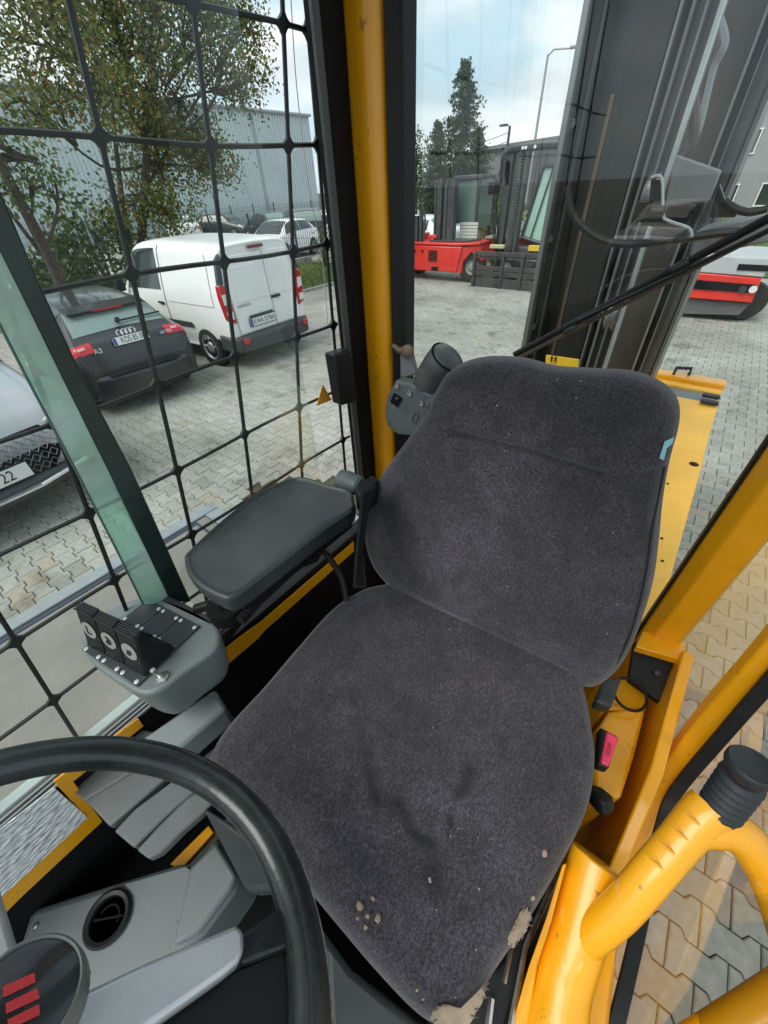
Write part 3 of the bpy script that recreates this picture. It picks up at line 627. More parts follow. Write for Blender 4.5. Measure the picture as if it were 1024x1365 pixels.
for k in range(4):
    c = ab.sec(2.72, 8) + [-.035, (k - 1.5) * .062, .01]
    e1 = Vector((0, 1, 0)); e2 = Vector((.45, 0, .9)).normalized()
    g.tube([Vector(c) + e1 * .042 * math.cos(a) + e2 * .042 * math.sin(a) for a in np.linspace(0, 2 * math.pi, 16, endpoint=False)], .008, 6, closed=True)
obj('ring_emblem', g, CHROME, aud)
pc = ab.sec(2.1, 8) + [-.05, 0, -.02]
plate(aud, 'KOS 85 0F', pc, (0, -1, 0), (.22, 0, .97), (-.97, 0, .22), w=.52, h=.112)
text('badge', 'A3', .095, ab.sec(1.75, 8) + [-.09, .52, -.02], (0, -1, 0), (.2, 0, .98), CHROME, aud)
text('badge', '2.0 TDI', .06, ab.sec(1.95, 8) + [-.07, -.52, -.02], (0, -1, 0), (.2, 0, .98), CHROME, aud)
aud.scale = (.97,) * 3; aud.location = (-8.68, 2.46, 0); aud.rotation_euler = (0, 0, R_(178))

# --- pale silver SUV facing the cab
ST_S = [(-2.3, .4, .8, .86, .78, .74, .6, 0), (-2.2, .34, 1.05, 1.2, .9, .88, .7, 0), (-1.75, .3, 1.1, 1.60, .94, .92, .68, 0), (-1, .3, 1.1, 1.68, .95, .93, .7, 0), (.2, .3, 1.08, 1.66, .95, .93, .69, 0), (.75, .3, 1.06, 1.38, .95, .92, .7, 0), (1.15, .3, 1.03, 1.12, .94, .90, .72, 0), (1.8, .3, .98, 1.04, .93, .86, .68, 0), (2.15, .32, .90, .95, .9, .8, .62, 0), (2.3, .36, .72, .78, .82, .7, .5, 0)]
SILVP = mat('silver_car_paint', (.36, .38, .39), .28, metal=.35, coat=.5)
suv, sb = build_car('parked_suv', 'pale silver car nose with honeycomb grille at left edge behind green bar', SILVP, ST_S, (-1.4, 1.4), .36, [(1.9, 2.9, 2.1, 2.9), (3, 4, 3, 4), (4.05, 5.6, 4.05, 5.0)], [(4.15, 5.9, 'windscreen')])
g = MB(); g.prism([(2.27, .58, .84), (2.30, .66, .62), (2.34, .5, .46), (2.34, -.5, .46), (2.30, -.66, .62), (2.27, -.58, .84)], (-.12, 0, 0)); gr = obj('grille', g, BLKM, suv, bevel=.02)
g = MB()
for i in range(-8, 9):
    for j in range(4):
        c = (2.345, i * .072 + (j % 2) * .036, .52 + j * .085)
        if abs(c[1]) < .58: g.tube([(c[0], c[1] - .034, c[2]), (c[0] + .008, c[1], c[2] + .04), (c[0], c[1] + .034, c[2]), (c[0] + .008, c[1], c[2] - .04)], .006, 4, closed=True)
obj('honeycomb', g, mat('grille_grey', (.2, .21, .22), .35, metal=.5), gr)
for sd in (1, -1):
    g = MB(); g.prism([(2.20, .60 * sd, .86), (2.02, .86 * sd, .90), (2.03, .885 * sd, .78), (2.22, .64 * sd, .74)], (.05, 0, 0)); hl = obj('headlight', g, mat('lamp_dark', (.05, .055, .06), .1, coat=.8), suv, bevel=.02)
    g = MB(); g.tube([(2.27, .62 * sd, .855), (2.08, .87 * sd, .895)], .012, 6); obj('light_strip', g, mat('lens_clear', (.7, .68, .66), .15, coat=.5), hl)
g = MB(); g.tube([(2.35, -.74, .42), (2.40, -.3, .38), (2.40, .3, .38), (2.35, .74, .42)], .02, 6); obj('chrome_strip', g, CHROME, suv)
g = MB(); g.prism([(2.2, .86, .3), (2.36, .6, .3), (2.40, .2, .3), (2.40, -.2, .3), (2.36, -.6, .3), (2.2, -.86, .3), (1.8, -.93, .3), (1.8, .93, .3)], (0, 0, .16)); obj('front_bumper', g, mat('grey_bumper', (.045, .05, .055), .6), suv, bevel=.04)
plate(suv, '       22', (2.40, 0, .57), (0, 1, 0), (0, 0, 1), (1, 0, 0), w=.6, h=.13)
suv.scale = (SC2,) * 3; suv.location = (-7.12, -.20, 0); suv.rotation_euler = (0, 0, R_(4))

# --- small cars of the lot
def lot_car(nm, label, paint, x, y, rz, st=ST_H, sc=1.06, red=True):
    r, b = build_car(nm, label, paint, st, (-1.3, 1.35), .32, GLS if st is ST_H else [(1.9, 2.9, 2.1, 2.9), (3, 4, 3, 4), (4.05, 5.6, 4.05, 5.0)], [(3.12, 4.15, 'rear_window'), (7.05, 8.9, 'windscreen')] if st is ST_H else [(.95, 1.9, 'rear_window'), (4.15, 5.9, 'windscreen')], detail=False)
    k = 1.6 if st is ST_H else .6
    for sd in (1, -1):
        g = MB(); b.patch(g, k, k + .8, 3.7, 5.4, .014, 4, sd); obj('tail_lamp', g, TR, r)
        e = len(st) - 1; g = MB(); b.patch(g, e - 1.0, e - .3, 3.6, 4.6, .014, 4, sd); obj('headlight', g, mat('lens_clear', (.7, .68, .66), .15, coat=.5), r)
    r.scale = (sc,) * 3; r.location = (x, y, 0); r.rotation_euler = (0, 0, rz); r['group'] = 'cars in the far car park'
    return r
lot_car('parked_car', 'white saloon car just behind the van roof with dark side windows', WHITE, -18.0, 14.9, R_(-72))
lot_car('parked_car', 'white hatchback with red tail lamps seen beside the maple trunk', WHITE, -33, 18.3, R_(160))
lot_car('parked_car', 'blackish green car whose windscreen faces between white hatchback and saloon', mat('dark_green_paint', (.02, .03, .028), .3, coat=.5), -31.5, 20.8, R_(20))
lot_car('parked_car', 'dark hatchback with a tall red tail lamp behind the white saloon', DARKG, -27.5, 21.6, R_(165))
lot_car('parked_suv', 'black tall car with its tail lamps lit red near the window edge', mat('black_paint', (.012, .012, .014), .25, coat=.6), -21.3, 19.2, R_(150), ST_S)
lot_car('parked_car', 'white car with its nose toward the fence beside the black tall car', WHITE, -18.6, 19.6, R_(-25))
lot_car('parked_car', 'dark car half hidden by shrubs at the far left', mat('dark_green_paint', (.02, .03, .028), .3, coat=.5), -20, 5.2, R_(175))
lot_car('parked_car', 'white car glimpsed behind the red forklift at the rear window edge', WHITE, -11.8, 17.2, R_(170))

_p = at_z(845, 372, 0)
lot_car('parked_suv', 'grey tall car mirrored faintly in the rear window over the mast', mat('mid_grey_paint', (.22, .25, .25), .25, metal=.3, coat=.8), _p[0] + .1, 1.49 - _p[1] - 2.4, R_(97), ST_S)
# ================================================================== MACHINES IN THE YARD
def loader_wheel(root, c, r, wd, ax):
    g = MB(); g.lathe(c, ax, [(r * .5, -wd / 2), (r * .9, -wd / 2), (r, -wd / 3), (r, wd / 3), (r * .9, wd / 2), (r * .55, wd / 2), (r * .5, wd / 2 - .06)], 26); o = obj('wheel', g, TYRE, root)
    g = MB(); g.lathe(c, ax, [(r * .52, wd / 2 - .1), (r * .5, wd / 2 - .02), (r * .3, wd / 2 - .06), (r * .18, wd / 2 + .01), (.02, wd / 2 + .01)], 20); obj('rim', g, mat('rim_dirty', (.28, .28, .27), .55), o)
MASTM = mat('machine_grey', (.055, .06, .064), .45, var=.2, vscale=3)
rl = thing('side_loader_truck', 'red side loader truck with twin dark mast and small cab', 'forklift', (-7.6, 13.3, 0))
g = MB(); g.prism([(-9.6, 12.8, .28), (-7.15, 12.8, .28), (-7.0, 12.8, .98), (-9.6, 12.8, .98)], (0, 1.0, 0)); bd = obj('chassis', g, RED, rl, bevel=.03)
g = MB(); g.prism([(-7.13, 12.82, .28), (-7.13, 12.82, .95), (-6.5, 13.05, 1.0), (-6.4, 13.1, .6), (-6.75, 12.95, .85), (-6.98, 12.9, .6), (-7.0, 12.88, .28)], (0, .8, 0)); obj('wheel_guard', g, RED, rl)
g = MB(); g.prism([(-9.6, 12.79, 1.0), (-7.15, 12.79, 1.0), (-6.5, 13.0, 1.02), (-6.5, 13.9, 1.02), (-9.6, 13.9, 1.0)], (0, 0, .07)); obj('top_deck', g, RED, rl, bevel=.02)
g = MB(); g.prism([(-8.3, 12.95, 1.08), (-6.95, 13.0, 1.08), (-6.75, 13.6, 1.08), (-8.1, 13.6, 1.08)], (0, 0, .04)); obj('deck_mat', g, MASTM, rl)
g = MB()
for k in range(7): g.box((-8.05, 12.785, .58 + k * .045), (.32, .03, .02))
obj('vent_slot', g, BLKM, rl)['kind'] = 'stuff'
for xx in (-8.75, -8.45): g = MB(); g.cyl((xx, 12.79, .83), (xx, 12.77, .83), .035, 10); obj('lifting_hole', g, BLKM, rl)
g = MB(); g.box((-7.95, 12.78, .36), (.26, .04, .12)); obj('rear_lamp', g, BLKM, rl, bevel=.03)
loader_wheel(rl, (-6.78, 13.2, .42), .42, .34, (.35, -1, 0)); loader_wheel(rl, (-9.3, 13.9, .42), .42, .34, (0, 1, 0))
for xx, w_ in ((-8.16, .22), (-7.74, .28)):
    g = MB(); g.box((xx, 13.3, 1.8), (w_, .2, 1.62)); g.box((xx - w_ * .45, 13.19, 1.8), (.05, .06, 1.6)); g.box((xx + w_ * .45, 13.19, 1.8), (.05, .06, 1.6)); obj('mast_upright', g, MASTM, rl)
g = MB(); g.cyl((-7.97, 13.3, 1.1), (-7.97, 13.3, 2.45), .05, 10); obj('lift_cylinder', g, MASTL, rl)
g = MB(); g.box((-7.95, 13.34, 2.45), (.5, .1, .12)); g.box((-7.95, 13.34, 1.35), (.5, .1, .2)); obj('cross_member', g, MASTM, rl)
g = MB(); g.box((-8.62, 12.95, 1.55), (.1, .1, 1.0)); g.box((-8.8, 12.95, 1.4), (.16, .16, .7)); g.tube(catmull([(-8.8, 12.9, 1.1), (-8.85, 12.85, 1.7), (-8.6, 12.85, 2.05), (-8.45, 12.9, 1.7), (-8.5, 12.9, 1.1)], 5), .03, 6); obj('fork_carriage', g, MASTM, rl)
cb = MB()
for (xx, yy) in ((-7.82, 13.7), (-7.07, 13.7), (-7.77, 14.5), (-6.97, 14.5)): cb.box((xx, yy, 1.85), (.09, .09, 1.5))
cb.box((-7.42, 14.1, 2.62), (.95, .95, .1)); obj('cab_frame', cb, MASTM, rl, bevel=.02)
g = MB(); g.quad((-7.78, 13.69, 1.5), (-7.12, 13.69, 1.5), (-7.12, 13.69, 2.55), (-7.78, 13.69, 2.55)); obj('cab_window', g, mat('cab_glass_green', (.11, .17, .155), .1, spec=.9), rl)
g = MB(); g.quad((-7.03, 13.72, 1.4), (-6.94, 14.48, 1.4), (-6.94, 14.48, 2.55), (-7.03, 13.72, 2.55)); obj('cab_window', g, mat('cab_glass_green', (.11, .17, .155), .1, spec=.9), rl)
g = MB(); g.box((-7.62, 14.3, 1.65), (.5, .4, .7)); obj('operator_seat', g, BLK, rl, bevel=.05)
for k in range(5): g = MB(); g.box((-7.27, 13.66, 1.16 + k * .085), (.62, .05, .07)); obj('louvre', g, mat('pale_louvre', (.6, .6, .58), .5), rl)
g = MB(); g.box((-5.6, 14.3, .85), (2.2, 1.0, .55)); g.box((-9.3, 13.6, 1.15), (.9, .5, .2)); obj('rear_body', g, RED, rl, bevel=.03)
g = MB(); g.box((-5.6, 14.25, 1.15), (2.2, 1.1, .05)); obj('rear_deck', g, mat('deck_grey', (.3, .29, .26), .7), rl)
tk = MB(); tk.box((-8.2, 13.05, 1.2), (.25, .1, .1)); tk.box((-8.35, 13.05, 1.15), (.08, .1, .2)); obj('red_bracket', tk, RED, rl, bevel=.02)
# black counterbalance truck
bt = thing('reach_forklift', 'big black forklift with steel fork carriage and curved green cab glass', 'forklift', (-5.2, 13.4, 0))
for z in (.12, .36, .50, .86): g = MB(); g.box((-5.2, 12.62, z), (2.5, .1, .12 if z != .12 else .26)); obj('carriage_bar', g, mat('fork_steel', (.045, .045, .045), .5, var=.3, vscale=8), bt, bevel=.01)
for xx in (-6.4, -5.5, -4.9, -4.2): g = MB(); g.box((xx, 12.58, .45), (.09, .12, .88)); obj('carriage_post', g, mat('fork_steel', (.045, .045, .045), .5, var=.3, vscale=8), bt, bevel=.01)
g = MB(); g.cyl((-6.3, 12.66, .78), (-4.1, 12.66, .74), .04, 8); obj('shift_cylinder', g, MASTL, bt)
for xx, w_ in ((-5.88, .2), (-5.61, .14), (-5.41, .1)): g = MB(); g.box((xx, 13.1, 1.95), (w_, .22, 2.5)); obj('mast_upright', g, MASTM, bt, bevel=.01)
g = MB(); [g.box((-5.50, 12.98, .95 + k * .06), (.06, .03, .035)) for k in range(36)]; obj('lift_chain', g, mat('chain_steel', (.12, .11, .1), .5, metal=.5), bt)
g = MB()
for k in range(4): g.tube(catmull([(-6.01 + .03 * k, 12.95, .9), (-6.12 + .05 * k, 12.9, 1.7), (-6.16 + .04 * k, 12.9, 2.4 - .1 * k), (-5.98 + .03 * k, 12.95, 2.9), (-5.88 + .02 * k, 13, 2.4)], 6), .016, 6)
obj('hydraulic_hose', g, RUB, bt)
g = MB(); g.box((-6.24, 13.0, 2.35), (.32, .08, .28)); g.cyl((-6.26, 12.95, 2.35), (-6.26, 12.9, 2.35), .1, 12); obj('work_light', g, BLK, bt, bevel=.02)
g = MB(); g.tube(catmull([(-6.11, 13.1, 2.9), (-5.86, 13.05, 3.12), (-4.86, 13.05, 3.15), (-4.46, 13.1, 3.1)], 6), .11, 8); g.box((-5.16, 13.7, 3.15), (1.5, 1.3, .12)); obj('roof_guard', g, MASTM, bt, bevel=.02)
for xx in (-5.52, -5.44, -5.2): g = MB(); g.cyl((xx, 12.93, 3.12), (xx, 12.91, 3.12), .035, 10); obj('roof_bolt', g, mat('bolt_white', (.75, .75, .72), .4), bt)
g = MB(); P = [(-5.31, 13.3, 1.25), (-4.46, 13.3, 1.05), (-4.46, 13.3, 2.75), (-5.01, 13.3, 2.7)]; g.prism(P, (0, .03, 0)); obj('cab_window', g, mat('cab_glass_pale', (.34, .52, .45), .12, spec=.8), bt)
g = MB(); g.tube([(-5.33, 13.28, 1.22), (-5.04, 13.28, 2.72), (-4.46, 13.28, 2.77)], .05, 8); g.tube([(-5.33, 13.28, 1.22), (-4.46, 13.28, 1.02)], .05, 8); g.tube([(-5.06, 13.26, 1.2), (-4.76, 13.26, 2.72)], .02, 6); obj('cab_frame', g, MASTM, bt)
g = MB(); g.box((-4.8, 13.6, .65), (1.9, .9, .7)); obj('chassis', g, MASTM, bt, bevel=.04)
g = MB(); g.box((-4.7, 13.12, .98), (.6, .1, .14)); obj('yellow_step', g, mat('safety_yellow', (.7, .5, .05), .5), bt, bevel=.01)
g = MB(); g.box((-5.85, 12.85, 1.02), (.45, .14, .1)); obj('cylinder_guard', g, mat('cream_paint', (.5, .45, .25), .5), bt, bevel=.02)
loader_wheel(bt, (-5.6, 13.2, .42), .42, .35, (0, -1, 0)); loader_wheel(bt, (-4.4, 13.2, .42), .42, .35, (0, -1, 0))
# red and grey machine at the far right
tr = thing('red_trailer', 'low red and pale grey machine tail with tow lamps at far right', 'trailer', (-.1, 11.4, 0))
YT = 11.3
def tq(u, v, y=YT): return at_y(u, v, y)
g = MB(); g.prism([tq(912, 362), tq(1016, 371), tq(1002, 404), tq(902, 396)], (0, 1.6, 0)); obj('red_body', g, RED, tr, bevel=.02)
g = MB(); g.prism([tq(913, 372, YT - .03), tq(1009, 380, YT - .03), tq(1005, 391, YT - .03), tq(909, 384, YT - .03)], (0, .05, 0)); rc = obj('recessed_band', g, BLKM, tr)
for u in (990, 1004): g = MB(); c = tq(u, 386, YT - .06); g.cyl(c, c + [0, .05, 0], .065, 14); obj('tail_lamp', g, mat('lens_clear', (.7, .68, .66), .15, coat=.5) if u > 995 else GREY2, tr)
g = MB(); g.prism([tq(905, 338), tq(1030, 345), tq(1018, 370), tq(905, 361)], (0, 1.8, 0)); obj('grey_deck', g, mat('pale_grey_paint', (.42, .44, .45), .5, var=.1, vscale=3), tr, bevel=.02)
g = MB(); g.prism([tq(985, 352, YT - .02), tq(1028, 354, YT - .02), tq(1024, 362, YT - .02), tq(982, 360, YT - .02)], (0, .05, 0)); obj('dark_slot', g, BLKM, tr)
g = MB(); g.prism([tq(905, 397, YT + .1), tq(1000, 405, YT + .1), tq(985, 420, YT + .1), tq(905, 418, YT + .1)], (0, 1.4, 0)); obj('underbody', g, mat('under_grey', (.1, .1, .1), .7), tr)
loader_wheel(tr, tuple(tq(985, 418, YT + .5) * [1, 1, 0] + [0, 0, .36]), .36, .32, (-.3, 1, 0)); loader_wheel(tr, (-.9, 12.2, .36), .36, .32, (-.3, 1, 0))
# barrel and plants by the garden
g = MB(); g.lathe((-8.7, 17.2, 1.5), (0, 0, 1), [(.42, 0), (.45, .1), (.45, .7), (.42, .8)], 20); b_ = obj('water_barrel', g, mat('blue_plastic', (.03, .25, .42), .4), None); tag(b_, 'blue plastic barrel behind the cab of the red side loader', 'barrel')
g = MB(); g.box((-8.7, 17.2, .75), (1, 1, 1.5)); tag(obj('barrel_stand', g, mat('old_wood', (.2, .16, .12), .8), None), 'plain wooden stand under the blue barrel', 'stand')

# ================================================================== OWN MACHINE: MAST, HOOD, DECK
def vert(u, v, y): p = at_y(u, v, y); return p[0]
ms = thing('lift_mast', 'tall dark steel lift mast with hoses right behind the rear window', 'mast', (-.4, 1.7, 0))
ZT = 5.2; ZB = .7
def upright(nm, u0, u1, v, y, dy, m, z0=ZB, z1=ZT, b=.004):
    x0, x1 = vert(u0, v, y), vert(u1, v, y); g = MB(); g.box(((x0 + x1) / 2, y + dy / 2, (z0 + z1) / 2), (abs(x1 - x0), dy, z1 - z0)); return obj(nm, g, m, ms, bevel=b)
upright('outer_flange', 734.5, 742, 240, 1.58, .20, MASTL)
upright('outer_web', 742, 757, 240, 1.63, .14, MASTD)
upright('guide_rail', 757, 763, 240, 1.60, .16, MASTD)
upright('inner_web', 763, 840, 240, 1.68, .10, MASTD)
upright('greased_strip', 787, 793, 240, 1.672, .01, BROWN, ZB, at_y(790, 130, 1.68)[2])
upright('guide_rail', 840, 844, 240, 1.60, .18, MASTL)
upright('middle_web', 844, 853, 240, 1.66, .12, MASTD)
upright('guide_rail', 853, 858, 240, 1.61, .16, MASTL)
upright('middle_web', 858, 883, 240, 1.64, .12, mat('mast_mid', (.045, .052, .053), .4, var=.5, vscale=14, stretch=(1, 1, .05)))
upright('guide_rail', 868, 872, 240, 1.61, .16, MASTL)
upright('inner_flange', 883, 888, 240, 1.60, .035, mat('mast_bright', (.36, .39, .40), .3, metal=.4, var=.2, vscale=6))
# far upright and the space between
upright('back_plate', 868, 950, 240, 3.05, .03, mat('mast_brownish', (.028, .025, .022), .6, var=.5, vscale=5, stretch=(1, 1, .3)))
upright('far_guide', 936, 940, 240, 2.92, .12, MASTL)
upright('far_web', 941, 950, 240, 2.96, .1, MASTD)
upright('far_guide', 950, 953, 240, 2.90, .12, MASTL)
upright('far_channel', 953, 971, 240, 2.94, .2, mat('mast_mid2', (.10, .112, .12), .35, metal=.3, var=.4, vscale=14, stretch=(1, 1, .05)))
upright('far_flange', 973, 979, 240, 2.86, .3, MASTL)
g = MB(); xx = vert(905, 60, 2.3); g.cyl((xx, 2.3, ZB), (xx, 2.3, ZT), .055, 14); obj('lift_cylinder', g, MASTD, ms)
g = MB(); xx = vert(925, 60, 2.4); g.cyl((xx, 2.4, ZB), (xx, 2.4, ZT), .03, 12); obj('lift_cylinder', g, MASTL, ms)
def on(u, v, y): return at_y(u, v, y)
g = MB(); xx = vert(916, 60, 2.2); [g.box((xx + (.008 if k % 2 else 0), 2.2, 1.6 + k * .05), (.035, .03, .034)) for k in range(70)]; o = obj('lift_chain', g, mat('chain_steel', (.12, .11, .1), .5, metal=.5), ms); o['kind'] = 'stuff'
for zz in (2.12, 2.45, 2.9): g = MB(); xx = vert(872, 240, 1.62); g.lathe((xx, 1.66, zz), (1, 0, 0), [(.05, -.02), (.055, -.01), (.055, .012), (.02, .016), (.018, .022)], 20); obj('guide_roller', g, MASTL, ms)
for zz in np.arange(1.5, 3.2, .28): g = MB(); g.cyl((vert(748, 240, 1.62), 1.63, zz), (vert(748, 240, 1.62), 1.615, zz), .012, 8); obj('bolt', g, MASTL, ms)
g = MB(); g.prism([on(901, 206, 2.15), on(961, 227, 2.15), on(945, 268, 2.15), on(886, 275, 2.15)], (0, .05, 0)); obj('carriage_plate', g, mat('carriage_grey', (.22, .235, .245), .5, var=.12, vscale=6), ms, bevel=.006)
g = MB(); g.prism([on(885, 276, 2.2), on(941, 268, 2.2), on(935, 284, 2.2), on(920, 310, 2.2), on(884, 300, 2.2)], (0, .05, 0)); obj('carriage_beam', g, MASTD, ms, bevel=.006)
def hose(nm, pts, y, r, m=RUB, par=ms): g = MB(); g.tube(catmull([on(u, v, y) if len(q) == 0 else on(u, v, q[0]) for u, v, *q in pts], 7), r, 8); return obj(nm, g, m, par)
hose('hydraulic_hose', [(757, 248), (760, 275), (772, 297), (800, 318), (830, 325), (860, 324), (905, 319), (950, 312), (985, 309)], 1.5, .010)
hose('hydraulic_hose', [(945, 20), (952, 55), (940, 85), (925, 110), (926, 150), (924, 190), (905, 215)], 2.25, .016, mat('old_hose', (.07, .06, .05), .5))
hose('hydraulic_hose', [(955, 30), (962, 60), (948, 90), (938, 130), (930, 165), (918, 200)], 2.3, .02, mat('steel_pipe', (.25, .25, .25), .35, metal=.6))
hose('hydraulic_hose', [(965, 268), (980, 278), (1000, 283), (1024, 278)], 2.2, .012)
g = MB(); g.tube(catmull([on(868, 237, 1.45), on(882, 238, 1.45), on(884, 285, 1.45), on(890, 294, 1.45), on(918, 304, 1.45), on(922, 316, 1.45)], 5), .0035, 6); obj('bracket_edge', g, mat('mast_bright', (.36, .39, .40), .3, metal=.4, var=.2, vscale=6), ms)
g = MB(); g.prism([on(868, 239, 1.46), on(881, 240, 1.46), on(882, 287, 1.46), on(918, 306, 1.46), on(915, 318, 1.46), on(862, 300, 1.46)], (0, .012, 0)); obj('hose_bracket', g, MASTD, ms)
g = MB(); c = on(856, 281, 1.45); g.box(c, (.03, .03, .045)); g.cyl(c + [.02, 0, .0], c + [.055, 0, .0], .012, 10); obj('hose_clamp', g, BLK, ms, bevel=.004)
g = MB(); g.prism([on(959, 245, 2.2), on(967, 268, 2.2), on(984, 277, 2.2), on(980, 290, 2.2), on(945, 290, 2.2)], (0, .04, 0)); obj('gusset_plate', g, MASTD, ms, bevel=.004)
g = MB(); g.prism([on(925, 310, 2.3), on(1030, 280, 2.3), on(1030, 322, 2.3), on(918, 345, 2.3)], (0, .3, 0)); obj('fork_arm', g, mat('fork_grey', (.17, .18, .19), .45, var=.2, vscale=5), ms, bevel=.01)
g = MB(); g.box((-.35, 3.0, .62), (.7, 3.2, .16)); obj('mast_rail', g, MASTD, ms, bevel=.01)

hd = thing('engine_hood', 'yellow engine hood stretching back to the right behind the seat', 'machine cover', (0, 2.5, 0))
HZ = 1.30
q = {k: at_z(*p, HZ) for k, p in dict(a=(968, 510), b=(880, 822), c=(872, 497), d=(945, 605), e=(885, 590)).items()}
XR = q['a'][0]; XL = at_z(884, 497, HZ)[0] - .06; YF = q['a'][1]; YJ = at_z(945, 606, HZ)[1]; YG0 = at_z(955, 535, HZ)[1]; YG1 = at_z(958, 522, HZ)[1]
def slab(nm, x0, x1, y0, y1, z0, z1, m, b=.008, par=hd): g = MB(); g.box2((x0, y0, z0), (x1, y1, z1)); return obj(nm, g, m, par, bevel=b)
slab('near_cover', XL - .5, XR, .98, YJ - .012, 1.0, HZ, YEL2)
slab('middle_cover', XL - .02, XR - .004, YJ + .012, YG0 - .01, 1.0, HZ - .012, YEL2)
slab('hinge_strip', XL, XR - .02, YG0 - .008, YG1 + .008, 1.0, HZ - .03, mat('strip_grey', (.17, .18, .19), .5))
slab('far_cover', XL, XR - .004, YG1 + .01, YF - .12, 1.0, HZ - .012, YEL2)
slab('end_lip', XL, XR, YF - .115, YF, 1.0, HZ + .02, YEL)
slab('hood_side', XL - .5, XR - .03, 1.0, YF - .01, .55, .995, YEL)
for u, v in ((948, 528), (946, 536)): g = MB(); c = at_z(u, v, HZ + .01); g.box(c, (.1, .05, .02)); obj('hinge', g, BLK, hd, bevel=.006)
g = MB(); c = at_z(925, 619, HZ); g.lathe(c, (0, 0, 1), [(.022, 0), (.022, .003), (.008, .004)], 12); obj('lock', g, BLKM, hd)
for u, v in ((882, 718), (890, 645), (883, 748)): g = MB(); c = at_z(u, v, HZ); g.lathe(c, (0, 0, 1), [(.006, 0), (.006, .003), (.002, .004)], 8); obj('bolt', g, BLKM, hd)
g = MB(); a, b_ = at_z(898, 499, HZ + .03), at_z(918, 500, HZ + .03); g.tube([a, a + [0, .03, .04], b_ + [0, .03, .04], b_], .012, 6); obj('handle', g, BLK, hd)
# yellow sticker at the foot of the mast
g = MB(); g.prism([on(728, 474, 1.45), on(771, 480, 1.45), on(769, 500, 1.45), on(726, 500, 1.45)], (0, .01, 0)); pl_ = obj('warning_plate', g, mat('sign_yellow', (.78, .52, .03), .5), ms)
text('warning_mark', '!!', .05, on(737, 482, 1.445), (1, 0, 0), (0, 0, 1), INK, pl_)
# loading deck on the left
DZ = 1.0
dk = thing('side_deck', 'dusty brown grey loading deck with pale metal edging outside left window', 'deck', (-1.4, -.6, 0))
g = MB(); g.box2((-2.02, -2.6, .86), (-.66, .70, DZ)); obj('deck_plate', g, mat('dusty_deck', (.21, .20, .175), .75, var=.14, vscale=5, bump=.3, bscale=60, detail=8), dk, bevel=.004)
EDG = mat('edge_steel_blue', (.29, .32, .33), .4, metal=.3, var=.1, vscale=8)
g = MB(); g.box2((-2.10, -2.6, .88), (-2.022, .79, DZ + .012)); obj('edge_profile', g, EDG, dk, bevel=.004)
g = MB(); g.box2((-2.02, .702, .88), (-.66, .79, DZ + .01)); obj('end_profile', g, EDG, dk, bevel=.004)
g = MB(); g.box2((-2.018, .62, DZ + .001), (-1.7, .632, DZ + .006)); g.box2((-2.01, -2.6, DZ + .001), (-1.99, .62, DZ + .005)); obj('edge_groove', g, mat('deep_blue_line', (.03, .045, .08), .6), dk)
slab('deck_skirt', -2.0, -.7, -2.5, .68, .45, .855, MASTD, .004, dk)

# ================================================================== CAB SHELL
XW = -.60
cab = thing('operator_cab', 'yellow and black cab frame with windows around the seat', 'cab', (-.2, .3, 1.1))
def onx(u, v, x=XW): return at_x(u, v, x)
def ppoly(nm, pts, ext, m, par=cab, b=.002, label=None): g = MB(); g.prism(pts, ext); return obj(nm, g, m, par, bevel=b, label=label)
# rear left pillar (rounded box section)
g = MB(); yl, yr = .690, .688
prof = catmull([(-.622, .695), (-.60, .688), (-.572, .686), (-.552, .690), (-.543, .700), (-.541, .73), (-.55, .765), (-.62, .77)], 4, closed=True)
g.prism([(x, y, 1.2) for x, y in prof], (0, 0, 1.9)); obj('rear_left_pillar', g, YEL, cab, smooth=50)
# rubber and rail between side window and pillar
ppoly('window_seal', [(-.625, .628, 1.72), (-.597, .628, 1.72), (-.597, .684, 1.72), (-.625, .684, 1.72)], (0, 0, 1.4), BLKM)
ppoly('seal_lip', [(-.60, .613, 1.74), (-.592, .613, 1.74), (-.592, .628, 1.74), (-.60, .628, 1.74)], (0, 0, 1.3), mat('dark_rubber_grey', (.05, .055, .056), .4))
ppoly('latch_block', [onx(446, 473, -.575), onx(468, 466, -.575), onx(478, 535, -.575), onx(456, 541, -.575)], (-.03, 0, 0), BLK, b=.004)
# rear window: seal, trim, pane
YR = .745
ppoly('rear_seal', [(-.538, .70, 1.45), (-.515, .715, 1.45), (-.512, .75, 1.45), (-.538, .76, 1.45)], (0, 0, 1.7), RUB, b=.004)
a0, a1 = at_y(531, 0, YR)[0], at_y(549, 0, YR)[0]
ppoly('glass_edge_trim', [(a0 + .002, YR - .008, 2.25), (a1, YR - .008, 2.25), (a1, YR + .004, 2.25), (a0 + .002, YR + .004, 2.25)], (0, 0, .9), mat('smoked_trim', (.17, .15, .10), .25, var=.3, vscale=8))
g = MB(); g.quad((a1 - .01, YR, 1.75), (.135, YR, 1.75), (.135, YR, 3.1), (a1 - .01, YR, 3.1)); obj('rear_window_pane', g, GL, cab, smooth=None)
